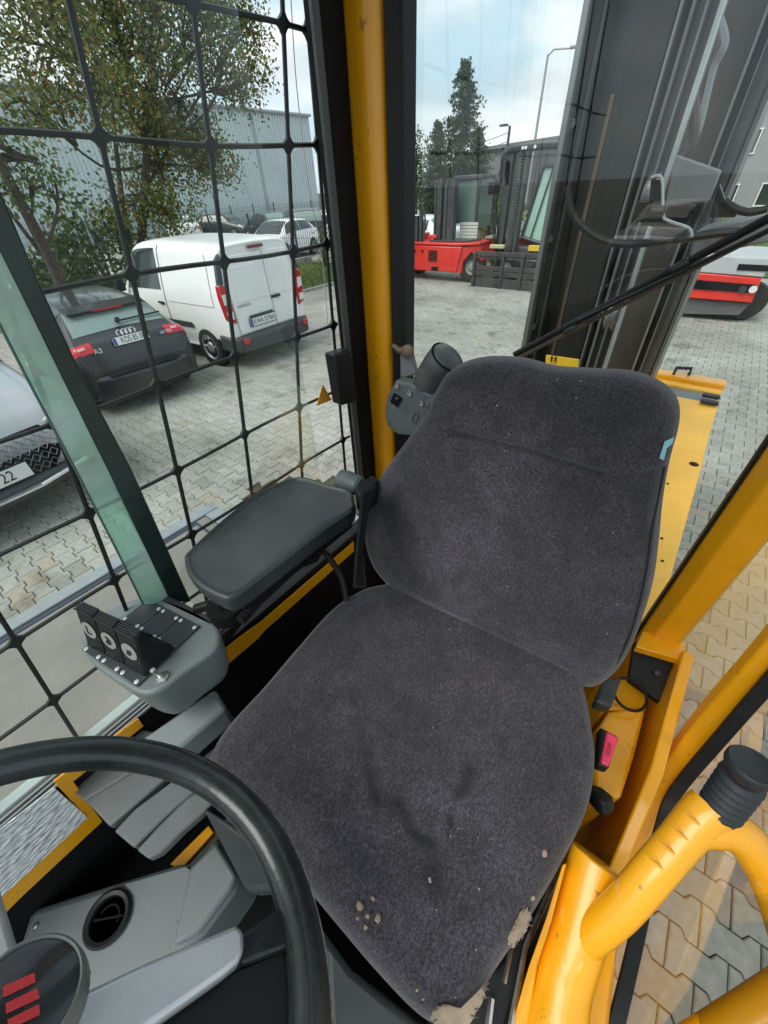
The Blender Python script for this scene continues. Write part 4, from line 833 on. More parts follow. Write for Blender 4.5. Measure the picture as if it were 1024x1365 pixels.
# left side panes, stile
g = MB(); g.quad((XW - .012, .12, 1.74), (XW - .012, .50, 1.74), (XW - .012, .50, 3.0), (XW - .012, .12, 3.0)); obj('side_window_pane', g, GLL, cab, smooth=None)
g = MB(); g.quad((XW - .012, -.9, 1.76), (XW - .012, .06, 1.76), (XW - .012, .06, 3.0), (XW - .012, -.9, 3.0)); obj('front_side_pane', g, GLL, cab, smooth=None)
m_st = mat('green_black_bar', (.022, .042, .037), .3, var=.3, vscale=14)
ppoly('window_bar', [(XW, .165, 2.99), (XW, .203, 2.99), onx(0, 250), onx(57, 385), onx(114, 508), onx(176, 625), onx(256, 803), onx(228, 803), onx(199, 742), onx(143, 625), onx(85, 508), onx(42, 420), onx(0, 335)], (-.012, 0, 0), m_st, b=.003)
g = MB(); g.prism([(XW, .13, 2.99), (XW, .165, 2.99), onx(0, 335), onx(42, 420), onx(85, 508), onx(143, 625), onx(199, 742), onx(228, 803), onx(190, 806), onx(160, 742), onx(100, 625), onx(38, 508), onx(0, 432)], (-.006, 0, 0)); obj('green_glass_edge', g, GLG, cab, smooth=None)
g = MB(); g.tube([(XW, .13, 2.99), onx(-5, 424), onx(38, 508), onx(100, 625), onx(160, 742), onx(191, 806)], .0016, 6); obj('pane_edge', g, mat('edge_green', (.08, .14, .12), .3), cab)
g = MB(); g.box2((-.66, -.12, 2.995), (.32, -.02, 3.035)); g2 = MB(); g2.quad((-.66, -.95, 3.01), (.32, -.95, 3.01), (.32, -.12, 3.01), (-.66, -.12, 3.01)); obj('unseen_roof_pane', g2, GLL, cab, smooth=None); obj('unseen_roof_beam', g, BLK, cab, bevel=.008)  # unseen glazed front of the roof, left clear to brighten the cab
g = MB(); g.box2((-.66, -.018, 2.99), (.32, .85, 3.03)); obj('roof', g, mat('unseen_roof_grey', (.12, .12, .12), .8), cab, bevel=.01)  # unseen opaque roof half, added above the view to dim the interior
# lower wall on the left
XI = -.580
ppoly('wall_panel', [(XI - .006, -.8, 1.1), (XI - .006, .69, 1.1), (XI - .006, .69, 1.742), (XI - .006, -.8, 1.742)], (-.02, 0, 0), BLKM)
ppoly('yellow_sill', [onx(472, 722, XI), onx(350, 828, XI), onx(285, 875, XI), onx(285, 902, XI), onx(345, 851, XI), onx(352, 842, XI), onx(472, 735, XI)], (-.004, 0, 0), YEL, b=.001)
ppoly('black_ledge', [(XI - .0, .0, 1.738), (XI - .0, .69, 1.738), (XI - .05, .69, 1.738), (XI - .05, .0, 1.738)], (0, 0, .014), BLK)
ppoly('pale_ledge', [(-.632, -.75, 1.742), (-.612, -.75, 1.742), (-.612, .62, 1.742), (-.632, .62, 1.742)], (0, 0, .012), mat('pale_sill', (.42, .48, .45), .5))
for k in range(3): ppoly('guide_line', [(XI - .010 - .009 * k, -.7, 1.7421), (XI - .007 - .009 * k, -.7, 1.7421), (XI - .007 - .009 * k, .0, 1.7421), (XI - .010 - .009 * k, .0, 1.7421)], (0, 0, .005), mat('guide_grey', (.3, .31, .31), .4), b=0)
fr = [onx(72, 1042, XI), onx(185, 958, XI), onx(192, 968, XI), onx(98, 1042, XI), onx(137, 1095, XI), onx(30, 1195, XI), onx(-40, 1265, XI), onx(-40, 1240, XI), onx(20, 1178, XI), onx(117, 1092, XI)]
ppoly('yellow_frame', fr, (-.004, 0, 0), YEL, b=.001)
mg = mat('hammered_glass', (.78, .83, .85), .22, var=.25, vscale=90, spec=.9)  # opaque pale colour stands in for daylight coming through the frosted pane
n_ = mg.node_tree.nodes; l_ = mg.node_tree.links; vo = n_.new('ShaderNodeTexVoronoi'); vo.inputs['Scale'].default_value = 120; tcn = n_.new('ShaderNodeTexCoord'); mpn = n_.new('ShaderNodeMapping'); mpn.inputs['Scale'].default_value = (1, .5, 1.2); l_.new(tcn.outputs['Object'], mpn.inputs[0]); l_.new(mpn.outputs[0], vo.inputs[0])
bpn = n_.new('ShaderNodeBump'); bpn.inputs['Strength'].default_value = 1; bpn.inputs['Distance'].default_value = .006; l_.new(vo.outputs[0], bpn.inputs['Height']); l_.new(bpn.outputs[0], n_['Principled BSDF'].inputs['Normal'])
ppoly('hammered_pane', [onx(-30, 1130, XI + .002), onx(72, 1050, XI + .002), onx(117, 1090, XI + .002), onx(20, 1180, XI + .002), onx(-40, 1235, XI + .002)], (-.002, 0, 0), mg, b=0)
# rear right pillar and right hand structure
xa, xb = at_y(1024, 556, YR)[0], at_y(1024, 690, YR)[0]
g = MB(); prof = [(.132, .735), (.152, .715), (.198, .72), (.205, .735), (.205, .79), (.132, .79)]
g.prism([(x, y, 1.66) for x, y in prof], (0, 0, 1.4)); obj('rear_right_pillar', g, YEL, cab, bevel=.004)
ppoly('rear_right_seal', [(.127, .738, 1.66), (.1315, .738, 1.66), (.1315, .76, 1.66), (.127, .76, 1.66)], (0, 0, 1.4), RUB, b=.001)
ppoly('corner_ledge', [at_z(858, 840, 1.72), at_z(914, 858, 1.72), at_z(906, 879, 1.72), at_z(848, 862, 1.72)], (0, 0, -.02), YEL, b=.003)
bp_ = ppoly('black_bracket_plate', [at_z(846, 855, 1.70), at_z(902, 872, 1.70), at_z(880, 935, 1.66), at_z(838, 905, 1.66)], (0, 0, -.015), BLK)
for u, v in ((887, 878), (876, 897)): g = MB(); c = at_z(u, v, 1.69); g.lathe(c, (0, -.4, 1), [(.006, 0), (.006, .005), (.002, .006)], 10); obj('bolt', g, GREY2, bp_)
# yellow inner wall facing the seat
XQ = .205
ppoly('inner_wall', [(XQ, .02, 1.0), (XQ, .70, 1.0), (XQ, .735, 1.66), (XQ, .70, 1.74), (XQ, .45, 1.70), (XQ, .24, 1.56), (XQ, .10, 1.35)], (.02, 0, 0), YEL, b=.003)
ppoly('rear_wall', [(-.58, .77, 1.0), (.23, .77, 1.0), (.23, .77, 1.66), (-.58, .77, 1.66)], (0, .012, 0), YEL, b=.003)
# box beside the seat
ppoly('side_box', [at_z(797, 972, 1.66), at_z(812, 948, 1.66), at_z(846, 940, 1.66), at_z(862, 945, 1.66), at_z(846, 1010, 1.66), at_z(828, 1066, 1.66), at_z(790, 1050, 1.66)], (0, 0, -.25), YEL, b=.008)
ppoly('box_slope', [at_z(800, 905, 1.62), at_z(862, 905, 1.62), at_z(862, 946, 1.655), at_z(805, 946, 1.655)], (0, 0, -.2), YEL, b=.004)
g = MB(); c = at_z(840, 925, 1.68); cc = [c + np.array((math.cos(a) * .030, math.sin(a) * .036, .0)) for a in np.linspace(0, 2 * math.pi, 24, endpoint=False)]; g.tube(cc, .003, 8, closed=True); obj('cable_loop', g, RUB, cab)
g = MB(); c = at_z(802, 1068, 1.69); g.lathe(c, (.6, -.4, .5), [(.012, -.02), (.017, -.01), (.018, .006), (.012, .014), (.003, .016)], 18); obj('round_knob', g, BLK, cab)
# door frame on the right
XD = .245
def dpt(u, v, x=XD): return at_x(u, v, x)
pth = catmull([dpt(1075, 775), dpt(1000, 868), dpt(930, 950), dpt(872, 1030), dpt(836, 1100), dpt(805, 1190), dpt(770, 1300), dpt(735, 1420)], 6)
def ribbon(path, half, ext, m, nm, off=0, b=.004):
    g = MB(); P = [np.array(p) for p in path]; A = []; B = []
    for i, p in enumerate(P):
        t = _norm(P[min(i + 1, len(P) - 1)] - P[max(i - 1, 0)]); s = np.cross(t, [1, 0, 0]); s = _norm(s); A.append(p + s * (half + off)); B.append(p - s * (half - off))
    n = len(P); e = np.array(ext); vs = A + B + [a + e for a in A] + [b2 + e for b2 in B]; fs = []
    for i in range(n - 1): fs += [(i, i + 1, n + i + 1, n + i), (2 * n + i, 3 * n + i, 3 * n + i + 1, 2 * n + i + 1), (i, 2 * n + i, 2 * n + i + 1, i + 1), (n + i, n + i + 1, 3 * n + i + 1, 3 * n + i)]
    fs += [(0, n, 3 * n, 2 * n), (n - 1, 3 * n - 1, 4 * n - 1, 2 * n - 1)]
    g.add(vs, fs); return obj(nm, g, m, cab, bevel=b)
ribbon(pth, .019, (.035, 0, 0), YEL, 'door_frame', 0)
pth2 = catmull([dpt(1100, 800, XD + .02), dpt(1024, 893, XD + .02), dpt(960, 968, XD + .02), dpt(893, 1050, XD + .02), dpt(873, 1100, XD + .02), dpt(850, 1200, XD + .02), dpt(826, 1300, XD + .02), dpt(800, 1400, XD + .02)], 6)
ribbon(pth2, .005, (.02, 0, 0), RUB, 'door_seal', 0, .001)
g = MB(); g.quad((XD + .03, -.4, .9), (XD + .03, 1.2, .9), (XD + .03, 1.2, 2.6), (XD + .03, -.4, 2.6)); obj('door_pane', g, GLD, cab, smooth=None)
ppoly('floor_plate', [(-.575, -.9, 1.02), (.2, -.9, 1.02), (.2, .765, 1.02), (-.575, .765, 1.02)], (0, 0, .03), BLKM)

# --- window guard of flat steel bars on the left
wg = thing('window_guard', 'black steel bar grid guarding the left side window', 'window guard', (-.63, .3, 1.75))
XG = -.632; SG = XG / -.62
YB = lambda k, z: (-.1 + .1395 * k) * SG + ((z - H) / SG + H - 2.02) * .2 * SG
zrow = [1.75, 1.885, 2.022, 2.152, 2.288, 2.424, 2.555, 2.675]; ZR = [(z - H) * SG + H for z in zrow]
ycol = lambda k, z: (-.1 + .139 * k + (.19 if k < 5 else .05) * ((z - H) / SG + H - 2.02) + (.03 * (4 - k) * 0)) * SG
GB = mat('guard_black', (.006, .006, .006), .5, var=.3, vscale=20)
for z in ZR:
    g = MB(); pts = [(XG, y, z + .003 * math.sin(y * 13 + z * 7)) for y in np.linspace(-.75, .632, 30)]; g.tube(pts, .0032, 6, flat=1.1); obj('horizontal_bar', g, GB, wg)
for k in range(-4, 6):
    g = MB(); pts = [(XG, ycol(k, z), z) for z in np.linspace(1.7, 2.95, 24)]
    if pts[0][1] < -.8: continue
    g.tube(pts, .0032, 6, flat=1.1); obj('vertical_bar', g, GB, wg)
gm = {}
for k in range(-4, 6):
    for z in ZR:
        g = MB(); yv = ycol(k, z); d = .19 if k < 5 else .05; P = []
        for q in range(4):
            for (a, b) in ((.0135, 0), (.0056, .0056)):
                ang = q * math.pi / 2; yy, zz = a * math.cos(ang) - b * math.sin(ang), a * math.sin(ang) + b * math.cos(ang); P.append((XG - .003, yv + yy + d * zz, z + zz + .003 * math.sin(yv * 13 + z * 7)))
        g.prism(P, (.006, 0, 0)); obj('corner_web', g, GB, wg, smooth=None)
g = MB(); g.prism([onx(430, 512, XG + .008), onx(442, 533, XG + .008), onx(422, 541, XG + .008)], (.001, 0, 0)); obj('warning_triangle', g, mat('triangle_orange', (.8, .36, .02), .5), wg)
g = MB(); g.tube(catmull([onx(388, 0, XG - .05), onx(396, 120, XG - .05), onx(412, 250, XG - .05), onx(430, 345, XG - .05), onx(438, 450, XG - .05)], 5), .0009, 5); obj('loose_wire', g, mat('wire_pale', (.35, .37, .37), .5), wg)

# --- rear wiper
wp = thing('rear_wiper', 'long black wiper lying diagonally across the rear window', 'wiper', tuple(at_y(692, 470, .72)))
ya = .735
def wr(nm, p0, p1, r, m, y=ya, flat=1): g = MB(); g.tube([at_y(*p0, y), at_y((p0[0] + p1[0]) / 2, (p0[1] + p1[1]) / 2, y), at_y(*p1, y)], r, 8, flat=flat); return obj(nm, g, m, wp)
wr('wiper_blade', (686, 473), (1040, 283), .0055, RUB)
wr('blade_spine', (690, 478), (1035, 302), .0032, BROWN, ya - .006)
wr('wiper_arm', (770, 428), (1040, 300), .003, BLK, ya - .015)
for u, v in ((790, 424), (905, 354), (760, 440)):
    g = MB(); c = at_y(u, v, ya - .01); g.box(c, (.022, .01, .009), Matrix.Rotation(R_(-38), 3, 'Y')); obj('arm_clip', g, GREY2, wp, bevel=.003)

# --- wiper motor on the pillar
wm = thing('wiper_motor', 'grey wiper motor with domed cap behind the left seat shoulder', 'motor', tuple(at_y(560, 540, .66)))
ym = .65
def mo(u, v, y=ym): return at_y(u, v, y)
MG = mat('motor_grey', (.10, .118, .122), .5, var=.25, vscale=18, bump=.15, bscale=300)
g = MB(); g.prism([mo(527, 507), mo(516, 528), mo(513, 555), mo(516, 568), mo(530, 580), mo(556, 582), mo(590, 560), mo(575, 528), mo(548, 512)], (0, .03, 0)); mp_ = obj('gear_cover', g, MG, wm, bevel=.005, seg=3)
ax = _norm(mo(592, 470) - mo(562, 510)); c0 = mo(563, 512) + np.array([0, .03, 0])
g = MB(); g.lathe(c0, ax, [(.030, -.02), (.034, 0), (.0365, .035), (.036, .058), (.029, .070), (.012, .077)], 28); obj('motor_can', g, mat('motor_cap', (.085, .088, .088), .42, var=.3, vscale=20), wm)
g = MB(); pr_ = [c0 + ax * .064 + (np.cross(ax, [0, 1, 0]) * math.cos(a) + np.array([0, 1, 0]) * math.sin(a)) * .0345 for a in np.linspace(0, 2 * math.pi, 26, endpoint=False)]; g.tube(pr_, .002, 6, closed=True); obj('cap_ring', g, BLKM, wm)
for u, v in ((530, 514), (563, 537), (547, 524)): g = MB(); c = mo(u, v); g.lathe(c, (0, -1, 0), [(.006, 0), (.006, .004), (.0035, .0045), (.003, .002)], 12); obj('bolt', g, STEEL, wm)
g = MB(); g.cyl(mo(572, 540), mo(592, 525), .012, 14); obj('output_shaft', g, MG, wm)
g = MB(); g.prism([mo(525, 524, ym - .003), mo(536, 531, ym - .003), mo(530, 543, ym - .003), mo(520, 536, ym - .003)], (0, .002, 0)); lb = obj('label_plate', g, BLKM, wm); g = MB(); g.box(mo(529, 531, ym - .005), (.005, .002, .004)); obj('label_mark', g, GREY, lb)
g = MB(); o_ = mo(553, 557, ym - .003); e1 = _norm(mo(556, 549, ym) - mo(550, 565, ym)); e2 = np.cross(e1, [0, 1, 0]); g.tube([o_ + e1 * .014 * math.cos(a) + e2 * .006 * math.sin(a) for a in np.linspace(0, 2 * math.pi, 20, endpoint=False)], .0012, 5, closed=True); obj('cast_oval', g, MG, mp_)
g = MB(); [g.cyl(mo(538 + 5 * k, 582, ym + .01), mo(537 + 5 * k, 620, ym + .02), .0045, 8) for k in range(4)]; obj('motor_cable', g, RUB, wm)
g = MB(); g.tube([mo(524, 460, .70), mo(532, 467, .70), mo(546, 470, .69)], [.005, .007, .008], 10); g.lathe(mo(545, 468, .69), (0, -1, 0), [(.014, 0), (.014, .008), (.007, .012), (.003, .013)], 16); obj('pivot_bolt', g, mat('rusty_bolt', (.2, .15, .11), .6, metal=.4), wm)
g = MB(); g.prism([mo(527, 460, .71), mo(548, 465, .71), mo(556, 500, .71), mo(530, 506, .71), mo(522, 480, .71)], (0, .01, 0)); obj('pivot_plate', g, mat('plate_pale', (.22, .24, .25), .5), wm, bevel=.004)

# ================================================================== DRIVER SEAT
FAB = mat('seat_fabric', (.03, .028, .033), .95, sheen=.25)
nt = FAB.node_tree; n = nt.nodes; l = nt.links; b = n['Principled BSDF']
tcn = n.new('ShaderNodeTexCoord')
def nz(scale, det=4): t = n.new('ShaderNodeTexNoise'); t.inputs['Scale'].default_value = scale; t.inputs['Detail'].default_value = det; l.new(tcn.outputs['Object'], t.inputs[0]); return t
def rmp(src, p0, p1, c0, c1): r = n.new('ShaderNodeValToRGB'); r.color_ramp.elements[0].position = p0; r.color_ramp.elements[1].position = p1; r.color_ramp.elements[0].color = (*c0, 1); r.color_ramp.elements[1].color = (*c1, 1); l.new(src, r.inputs[0]); return r.outputs[0]
mpw = n.new('ShaderNodeMapping'); mpw.inputs['Scale'].default_value = (1, .45, .6); mpw.inputs['Rotation'].default_value = (0, 0, .5); l.new(tcn.outputs['Object'], mpw.inputs[0])
fine = rmp(nz(460, 3).outputs[0], .3, .72, (.010, .009, .0125), (.067, .059, .073))
blot = rmp(nz(7, 5).outputs[0], .3, .7, (.72, .72, .73), (1.3, 1.27, 1.25))
def mulc(a, b_): m_ = n.new('ShaderNodeMix'); m_.data_type = 'RGBA'; m_.blend_type = 'MULTIPLY'; m_.inputs[0].default_value = 1; l.new(a, m_.inputs[6]); l.new(b_, m_.inputs[7]); return m_.outputs[2]
at = n.new('ShaderNodeAttribute'); at.attribute_name = 'stain_shade'  # per-vertex tone: stains, wear and the painted crease shade
nap = rmp(nz(34, 4).outputs[0], .32, .68, (.80, .80, .80), (1.2, 1.2, 1.2))
_w = nz(300, 2); l.new(mpw.outputs[0], _w.inputs[0]); fine = mulc(fine, rmp(_w.outputs[0], .35, .65, (.72, .72, .72), (1.28, 1.28, 1.28)))
c1 = mulc(mulc(mulc(fine, blot), nap), at.outputs['Color'])
# pale lint specks
vo = n.new('ShaderNodeTexVoronoi'); vo.inputs['Scale'].default_value = 62; l.new(tcn.outputs['Object'], vo.inputs[0])
sp_ = rmp(vo.outputs['Distance'], .05, .075, (1, 1, 1), (0, 0, 0)); sp2 = rmp(nz(11, 2).outputs[0], .56, .6, (0, 0, 0), (1, 1, 1)); msk = mulc(sp_, sp2)
mxx = n.new('ShaderNodeMix'); mxx.data_type = 'RGBA'; l.new(msk, mxx.inputs[0]); l.new(c1, mxx.inputs[6]); mxx.inputs[7].default_value = (.35, .34, .32, 1)
l.new(mxx.outputs[2], b.inputs['Base Color'])
wv = nz(520, 2); bp = n.new('ShaderNodeBump'); bp.inputs['Strength'].default_value = .9; bp.inputs['Distance'].default_value = .0014; l.new(wv.outputs[0], bp.inputs['Height']); l.new(bp.outputs[0], b.inputs['Normal'])

def pad(nm, outline, nrm, prof, m, parent, K=200, dish=None, stain_shade=None, M2=10):
    """upholstered pad: rings of the outline scaled about its centre, at heights along nrm"""
    cl = catmull(outline, 12, closed=True); d = np.r_[0, np.cumsum([np.linalg.norm(cl[(i + 1) % len(cl)] - cl[i]) for i in range(len(cl))])]
    cl2 = np.vstack([cl, cl[:1]]); s = np.linspace(0, d[-1], K, endpoint=False); P = np.stack([np.interp(s, d, cl2[:, i]) for i in range(3)], 1)
    c = P.mean(0); nrm = _norm(np.array(nrm)); pr = []
    for i in range(len(prof) - 1):
        a, b2 = prof[i], prof[i + 1]; k = 2 if i < 6 else M2
        for t in range(k): pr.append((a[0] + (b2[0] - a[0]) * t / k, a[1] + (b2[1] - a[1]) * t / k))
    pr.append(prof[-1]); pr = np.array(pr)
    V = []
    for (f_, h) in pr:
        q = c + (P - c) * f_ + nrm * h
        if dish is not None: q = q + nrm * dish(q, f_)[:, None]
        V.append(q)
    m_ = len(V); V = np.vstack(V); fs = [(i * K + j, i * K + (j + 1) % K, (i + 1) * K + (j + 1) % K, (i + 1) * K + j) for i in range(m_ - 1) for j in range(K)]
    fs += [tuple(range(K))[::-1], tuple(range((m_ - 1) * K, m_ * K))]
    mb = MB(); mb.add(V.tolist(), fs); me = mesh(nm, mb, m, 80); st = np.ones((len(me.vertices), 4), 'f')
    co = np.array([v.co[:] for v in me.vertices])
    if stain_shade is not None: st[:, :3] = stain_shade(co)[:, None]
    a = me.attributes.new('stain_shade', 'FLOAT_COLOR', 'POINT'); a.data.foreach_set('color', st.ravel())
    return obj(nm, me, None, parent)
ZS = 1.862
seat = thing('driver_seat', 'worn dark grey velour driver seat with torn front edge', 'seat', (-.14, .2, 1.05))
ol = [(500, 776), (468, 789), (436, 812), (390, 863), (345, 915), (303, 960), (278, 995), (272, 1025), (290, 1060), (350, 1115), (430, 1212), (500, 1295), (560, 1356), (600, 1372), (632, 1352), (662, 1300), (705, 1235), (755, 1150), (790, 1075), (800, 1010), (795, 965), (785, 915), (765, 868), (725, 828), (650, 790), (570, 770)]
out_c = [at_z(u, v, ZS) for u, v in ol]
def segdist(co, pts):
    d = np.full(len(co), 9.)
    for a, b2 in zip(pts[:-1], pts[1:]):
        ab_ = b2 - a; t = np.clip(((co - a) @ ab_) / (ab_ @ ab_), 0, 1); d = np.minimum(d, np.linalg.norm(co - (a + t[:, None] * ab_), axis=1))
    return d
def px_line(pts, z): return [at_z(u, v, z) for u, v in pts]
def cushion_stain(co):
    r = np.ones(len(co))
    for pts, wd, k in (([(496, 985), (490, 1015), (496, 1045), (503, 1068)], .006, .45), ([(490, 1027), (520, 1025), (545, 1018)], .004, .4), ([(530, 1068), (540, 1085), (548, 1110), (575, 1125)], .006, .4), ([(625, 1025), (622, 1045), (612, 1055)], .007, .6), ([(594, 1024), (598, 1027)], .005, .4), ([(575, 1165), (578, 1175)], .012, .35), ([(600, 1090), (602, 1098)], .004, .4), ([(520, 1070), (535, 1072)], .006, .3)):
        d = segdist(co, px_line(pts, ZS + .01)); r *= 1 - min(.88, k * 1.9) * np.exp(-(d / (wd * 1.25)) ** 2)
    d = segdist(co, px_line([(620, 1000), (560, 1180)], ZS)); r *= 1 + .22 * np.exp(-(d / .13) ** 2)
    d = segdist(co, px_line([(752, 1140), (720, 1190), (700, 1240)], ZS)); r *= 1 - .35 * np.exp(-(d / .014) ** 2)
    return r
yc = np.array(out_c)[:, 1]
pad('cushion', out_c, (0, 0, 1), [(.93, -.115), (.985, -.10), (1.0, -.07), (1.0, -.035), (.99, -.016), (.972, -.004), (.93, .006), (.80, .013), (.55, .012), (.3, .008), (.02, .006)], FAB, seat, K=280, M2=26, stain_shade=cushion_stain, dish=lambda q, f_: -.010 * np.exp(-(((q[:, 0] + .14) / .13) ** 2 + ((q[:, 1] - .2) / .12) ** 2)))
cush = [o for o in kids(seat) if o.name.startswith('cushion')][0]
# back rest
hdir = np.array((math.cos(R_(6)), math.sin(R_(6)), 0)); updir = _norm(np.array((-.03, .27, 1.0))); nb_ = -_norm(np.cross(updir, hdir)); nb_ = nb_ if nb_[1] < 0 else -nb_
B0 = np.array((-.14, .445, 1.90))
def bp_(u, v, o=0): return at_pl(u, v, B0 + nb_ * o, nb_)
ol = [(487, 700), (492, 668), (512, 628), (545, 585), (572, 548), (585, 515), (603, 490), (640, 476), (690, 476), (735, 487), (790, 491), (845, 495), (885, 511), (905, 535), (906, 568), (893, 615), (884, 665), (879, 720), (872, 775), (858, 825), (840, 870), (818, 900), (790, 914), (755, 900), (690, 868), (610, 830), (545, 797), (508, 765), (492, 735)]
out_b = [bp_(u, v) for u, v in ol]
def back_dish(q, f_):
    # shallow fold across the upper part, slight hollow in the middle
    d = segdist(q, [bp_(607, 577, .036), bp_(700, 600, .036), bp_(802, 632, .036)]); r = -.011 * np.exp(-(d / .008) ** 2) * (1 if f_ < .97 else 0)
    up = (q - B0) @ updir; r = r + .010 * np.exp(-((up - .29) / .07) ** 2) - .010 * np.exp(-(((up - .10) / .10) ** 2 + (((q - B0) @ hdir) / .12) ** 2)); return r
def back_wear_shade(co):
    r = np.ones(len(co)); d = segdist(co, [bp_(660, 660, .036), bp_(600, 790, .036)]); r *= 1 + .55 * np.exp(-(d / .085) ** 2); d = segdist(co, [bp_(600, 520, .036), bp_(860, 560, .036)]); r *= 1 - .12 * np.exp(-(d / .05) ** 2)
    d = segdist(co, [bp_(607, 577, .036), bp_(700, 600, .036), bp_(802, 632, .036)]); r *= 1 - .3 * np.exp(-(d / .006) ** 2)  # crease shade painted into the cloth along the fold
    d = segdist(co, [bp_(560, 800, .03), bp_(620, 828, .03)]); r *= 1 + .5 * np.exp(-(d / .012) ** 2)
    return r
pad('backrest', out_b, nb_, [(.90, -.075), (.97, -.06), (.995, -.035), (1.0, -.012), (.985, .006), (.965, .017), (.92, .026), (.8, .034), (.55, .038), (.3, .036), (.02, .035)], FAB, seat, K=280, dish=back_dish, stain_shade=back_wear_shade, M2=30)
back = [o for o in kids(seat) if o.name.startswith('backrest')][0]
SEAM = mat('seam_thread', (.012, .011, .013), .9)
g = MB(); g.tube(catmull([bp_(886, 622, .025), bp_(870, 700, .027), bp_(860, 770, .027), bp_(842, 840, .026), bp_(820, 888, .018)], 6), .0016, 6); obj('seam', g, SEAM, back)
g = MB(); g.prism([bp_(879, 610, .030), bp_(886, 588, .029), bp_(899, 582, .022), (bp_(896, 591, .024)), bp_(889, 597, .029), bp_(885, 613, .031)], nb_ * .003); obj('tape_tag', g, mat('blue_tape', (.22, .45, .52), .6), back)
FOAM = mat('foam', (.34, .26, .185), .9, var=.2, vscale=60, bump=.4, bscale=200)
def blob(nm, ctr, rad, n=9, z=ZS, par=cush, h=.006, m=FOAM):
    g = MB(); pts = []
    for k in range(n):
        a = 2 * math.pi * k / n; r = rng.uniform(.75, 1.2); pts.append(at_z(ctr[0] + rad[0] * math.cos(a) * r + rad[2] * math.sin(a), ctr[1] + rad[1] * math.sin(a) * r, z))
    pts = [p for p in pts]; c = np.mean(pts, 0) + [0, 0, h * .5]; inner = [c + (p - c) * .55 + [0, 0, h * .4] for p in pts]
    g.add(pts + inner + [c], [(i, (i + 1) % n, n + (i + 1) % n, n + i) for i in range(n)] + [(n + i, n + (i + 1) % n, 2 * n) for i in range(n)]); return obj(nm, g, m, par)
for (c, r) in (((480, 1207), (5, 7, 1)), ((497, 1198), (3, 4, 1)), ((504, 1224), (4, 7, -1)), ((490, 1221), (3, 4, 0)), ((477, 1224), (2.5, 3, 0)), ((488, 1236), (3, 4, 0)), ((726, 1137), (4, 5.5, 0)), ((711, 1197), (3, 4, 0)), ((556, 1320), (2, 3, 0)), ((564, 1332), (2, 2.5, 0)), ((573, 1173), (2.5, 5, 1))):
    blob('foam_speck', c, r, z=ZS + .0135 if c[0] < 700 else ZS + .008, h=.003, m=FOAM if c[0] != 573 else mat('lint', (.3, .3, .3), .9))
def torn(pts_px, zs, h):
    pts_px = [p + rng.normal(0, 1.3, 2) for p in catmull(pts_px, 4, closed=True)]; zs = [zs[0]] * len(pts_px)
    g = MB(); P = [at_z(u, v, z) for (u, v), z in zip(pts_px, zs)]; n = len(P); c = np.mean(P, 0) + [0, 0, h]; inn = [c + (p - c) * .6 + [0, 0, h * .2] for p in P]
    g.add(P + inn + [c], [(i, (i + 1) % n, n + (i + 1) % n, n + i) for i in range(n)] + [(n + i, n + (i + 1) % n, 2 * n) for i in range(n)]); fm_ = obj('exposed_foam', g, FOAM, cush); g = MB()
    for k in range(16):
        p = P[rng.integers(n)]; d = _norm((p - c) * [1, 1, .2]); q = p + d * rng.uniform(.0005, .003) + rng.normal(0, .0012, 3); g.tube([p - d * .004 + [0, 0, .001], p + [0, 0, .002], q], [.0006, .0005, .0002], 4)
    o_ = obj('frayed_thread', g, FAB if rng.random() < 0 else mat('thread', (.16, .13, .11), .9), cush); o_['kind'] = 'stuff'
    return fm_
torn([(678, 1256), (682, 1238), (692, 1222), (699, 1211), (706, 1212), (708, 1225), (702, 1240), (692, 1255), (682, 1262)], [ZS + .005] * 9, .004)
torn([(576, 1357), (580, 1345), (592, 1339), (603, 1345), (612, 1350), (626, 1342), (640, 1322), (648, 1312), (646, 1328), (636, 1350), (618, 1372), (585, 1370)], [ZS + .006] * 12, .004)
# seat base and rails
g = MB(); g.box2((-.34, .02, 1.06), (.06, .40, 1.74)); obj('seat_base', g, BLK, seat, bevel=.02)
g = MB()
for k in range(7): g.box((-.14, .2, 1.35 + k * .05), (.44, .42, .026))
obj('bellows', g, RUB, seat, bevel=.008)
SBL = mat('seat_base_grey', (.045, .05, .052), .45, var=.2, vscale=6)
g = MB(); g.prism([at_z(270, 1075, 1.70), at_z(345, 1120, 1.72), at_z(470, 1290, 1.74), at_z(600, 1400, 1.74), at_z(440, 1420, 1.70), at_z(430, 1180, 1.66), at_z(330, 1190, 1.62)], (0, 0, -.06)); obj('front_shroud', g, SBL, seat, bevel=.01)
g = MB(); g.prism([at_z(640, 1300, 1.76), at_z(672, 1275, 1.76), at_z(735, 1170, 1.76), at_z(748, 1180, 1.76), at_z(700, 1300, 1.76), at_z(670, 1390, 1.76), at_z(610, 1390, 1.76)], (0, 0, -.05)); obj('seat_pan', g, mat('seat_pan_black', (.02, .02, .021), .35), seat, bevel=.006)
g = MB(); g.tube([at_z(742, 1165, 1.78), at_z(700, 1262, 1.77), at_z(676, 1390, 1.77)], .004, 8); g.tube([at_z(690, 1225, 1.775), at_z(672, 1310, 1.775)], .003, 6); g.tube([at_z(655, 1330, 1.775), at_z(648, 1390, 1.775)], .004, 6); obj('slide_rail', g, STEEL, seat)
g = MB(); g.tube([at_z(763, 1135, 1.72), at_z(772, 1128, 1.72), at_z(780, 1140, 1.72), at_z(768, 1148, 1.72)], .003, 6, closed=True); obj('spring_clip', g, STEEL, seat)
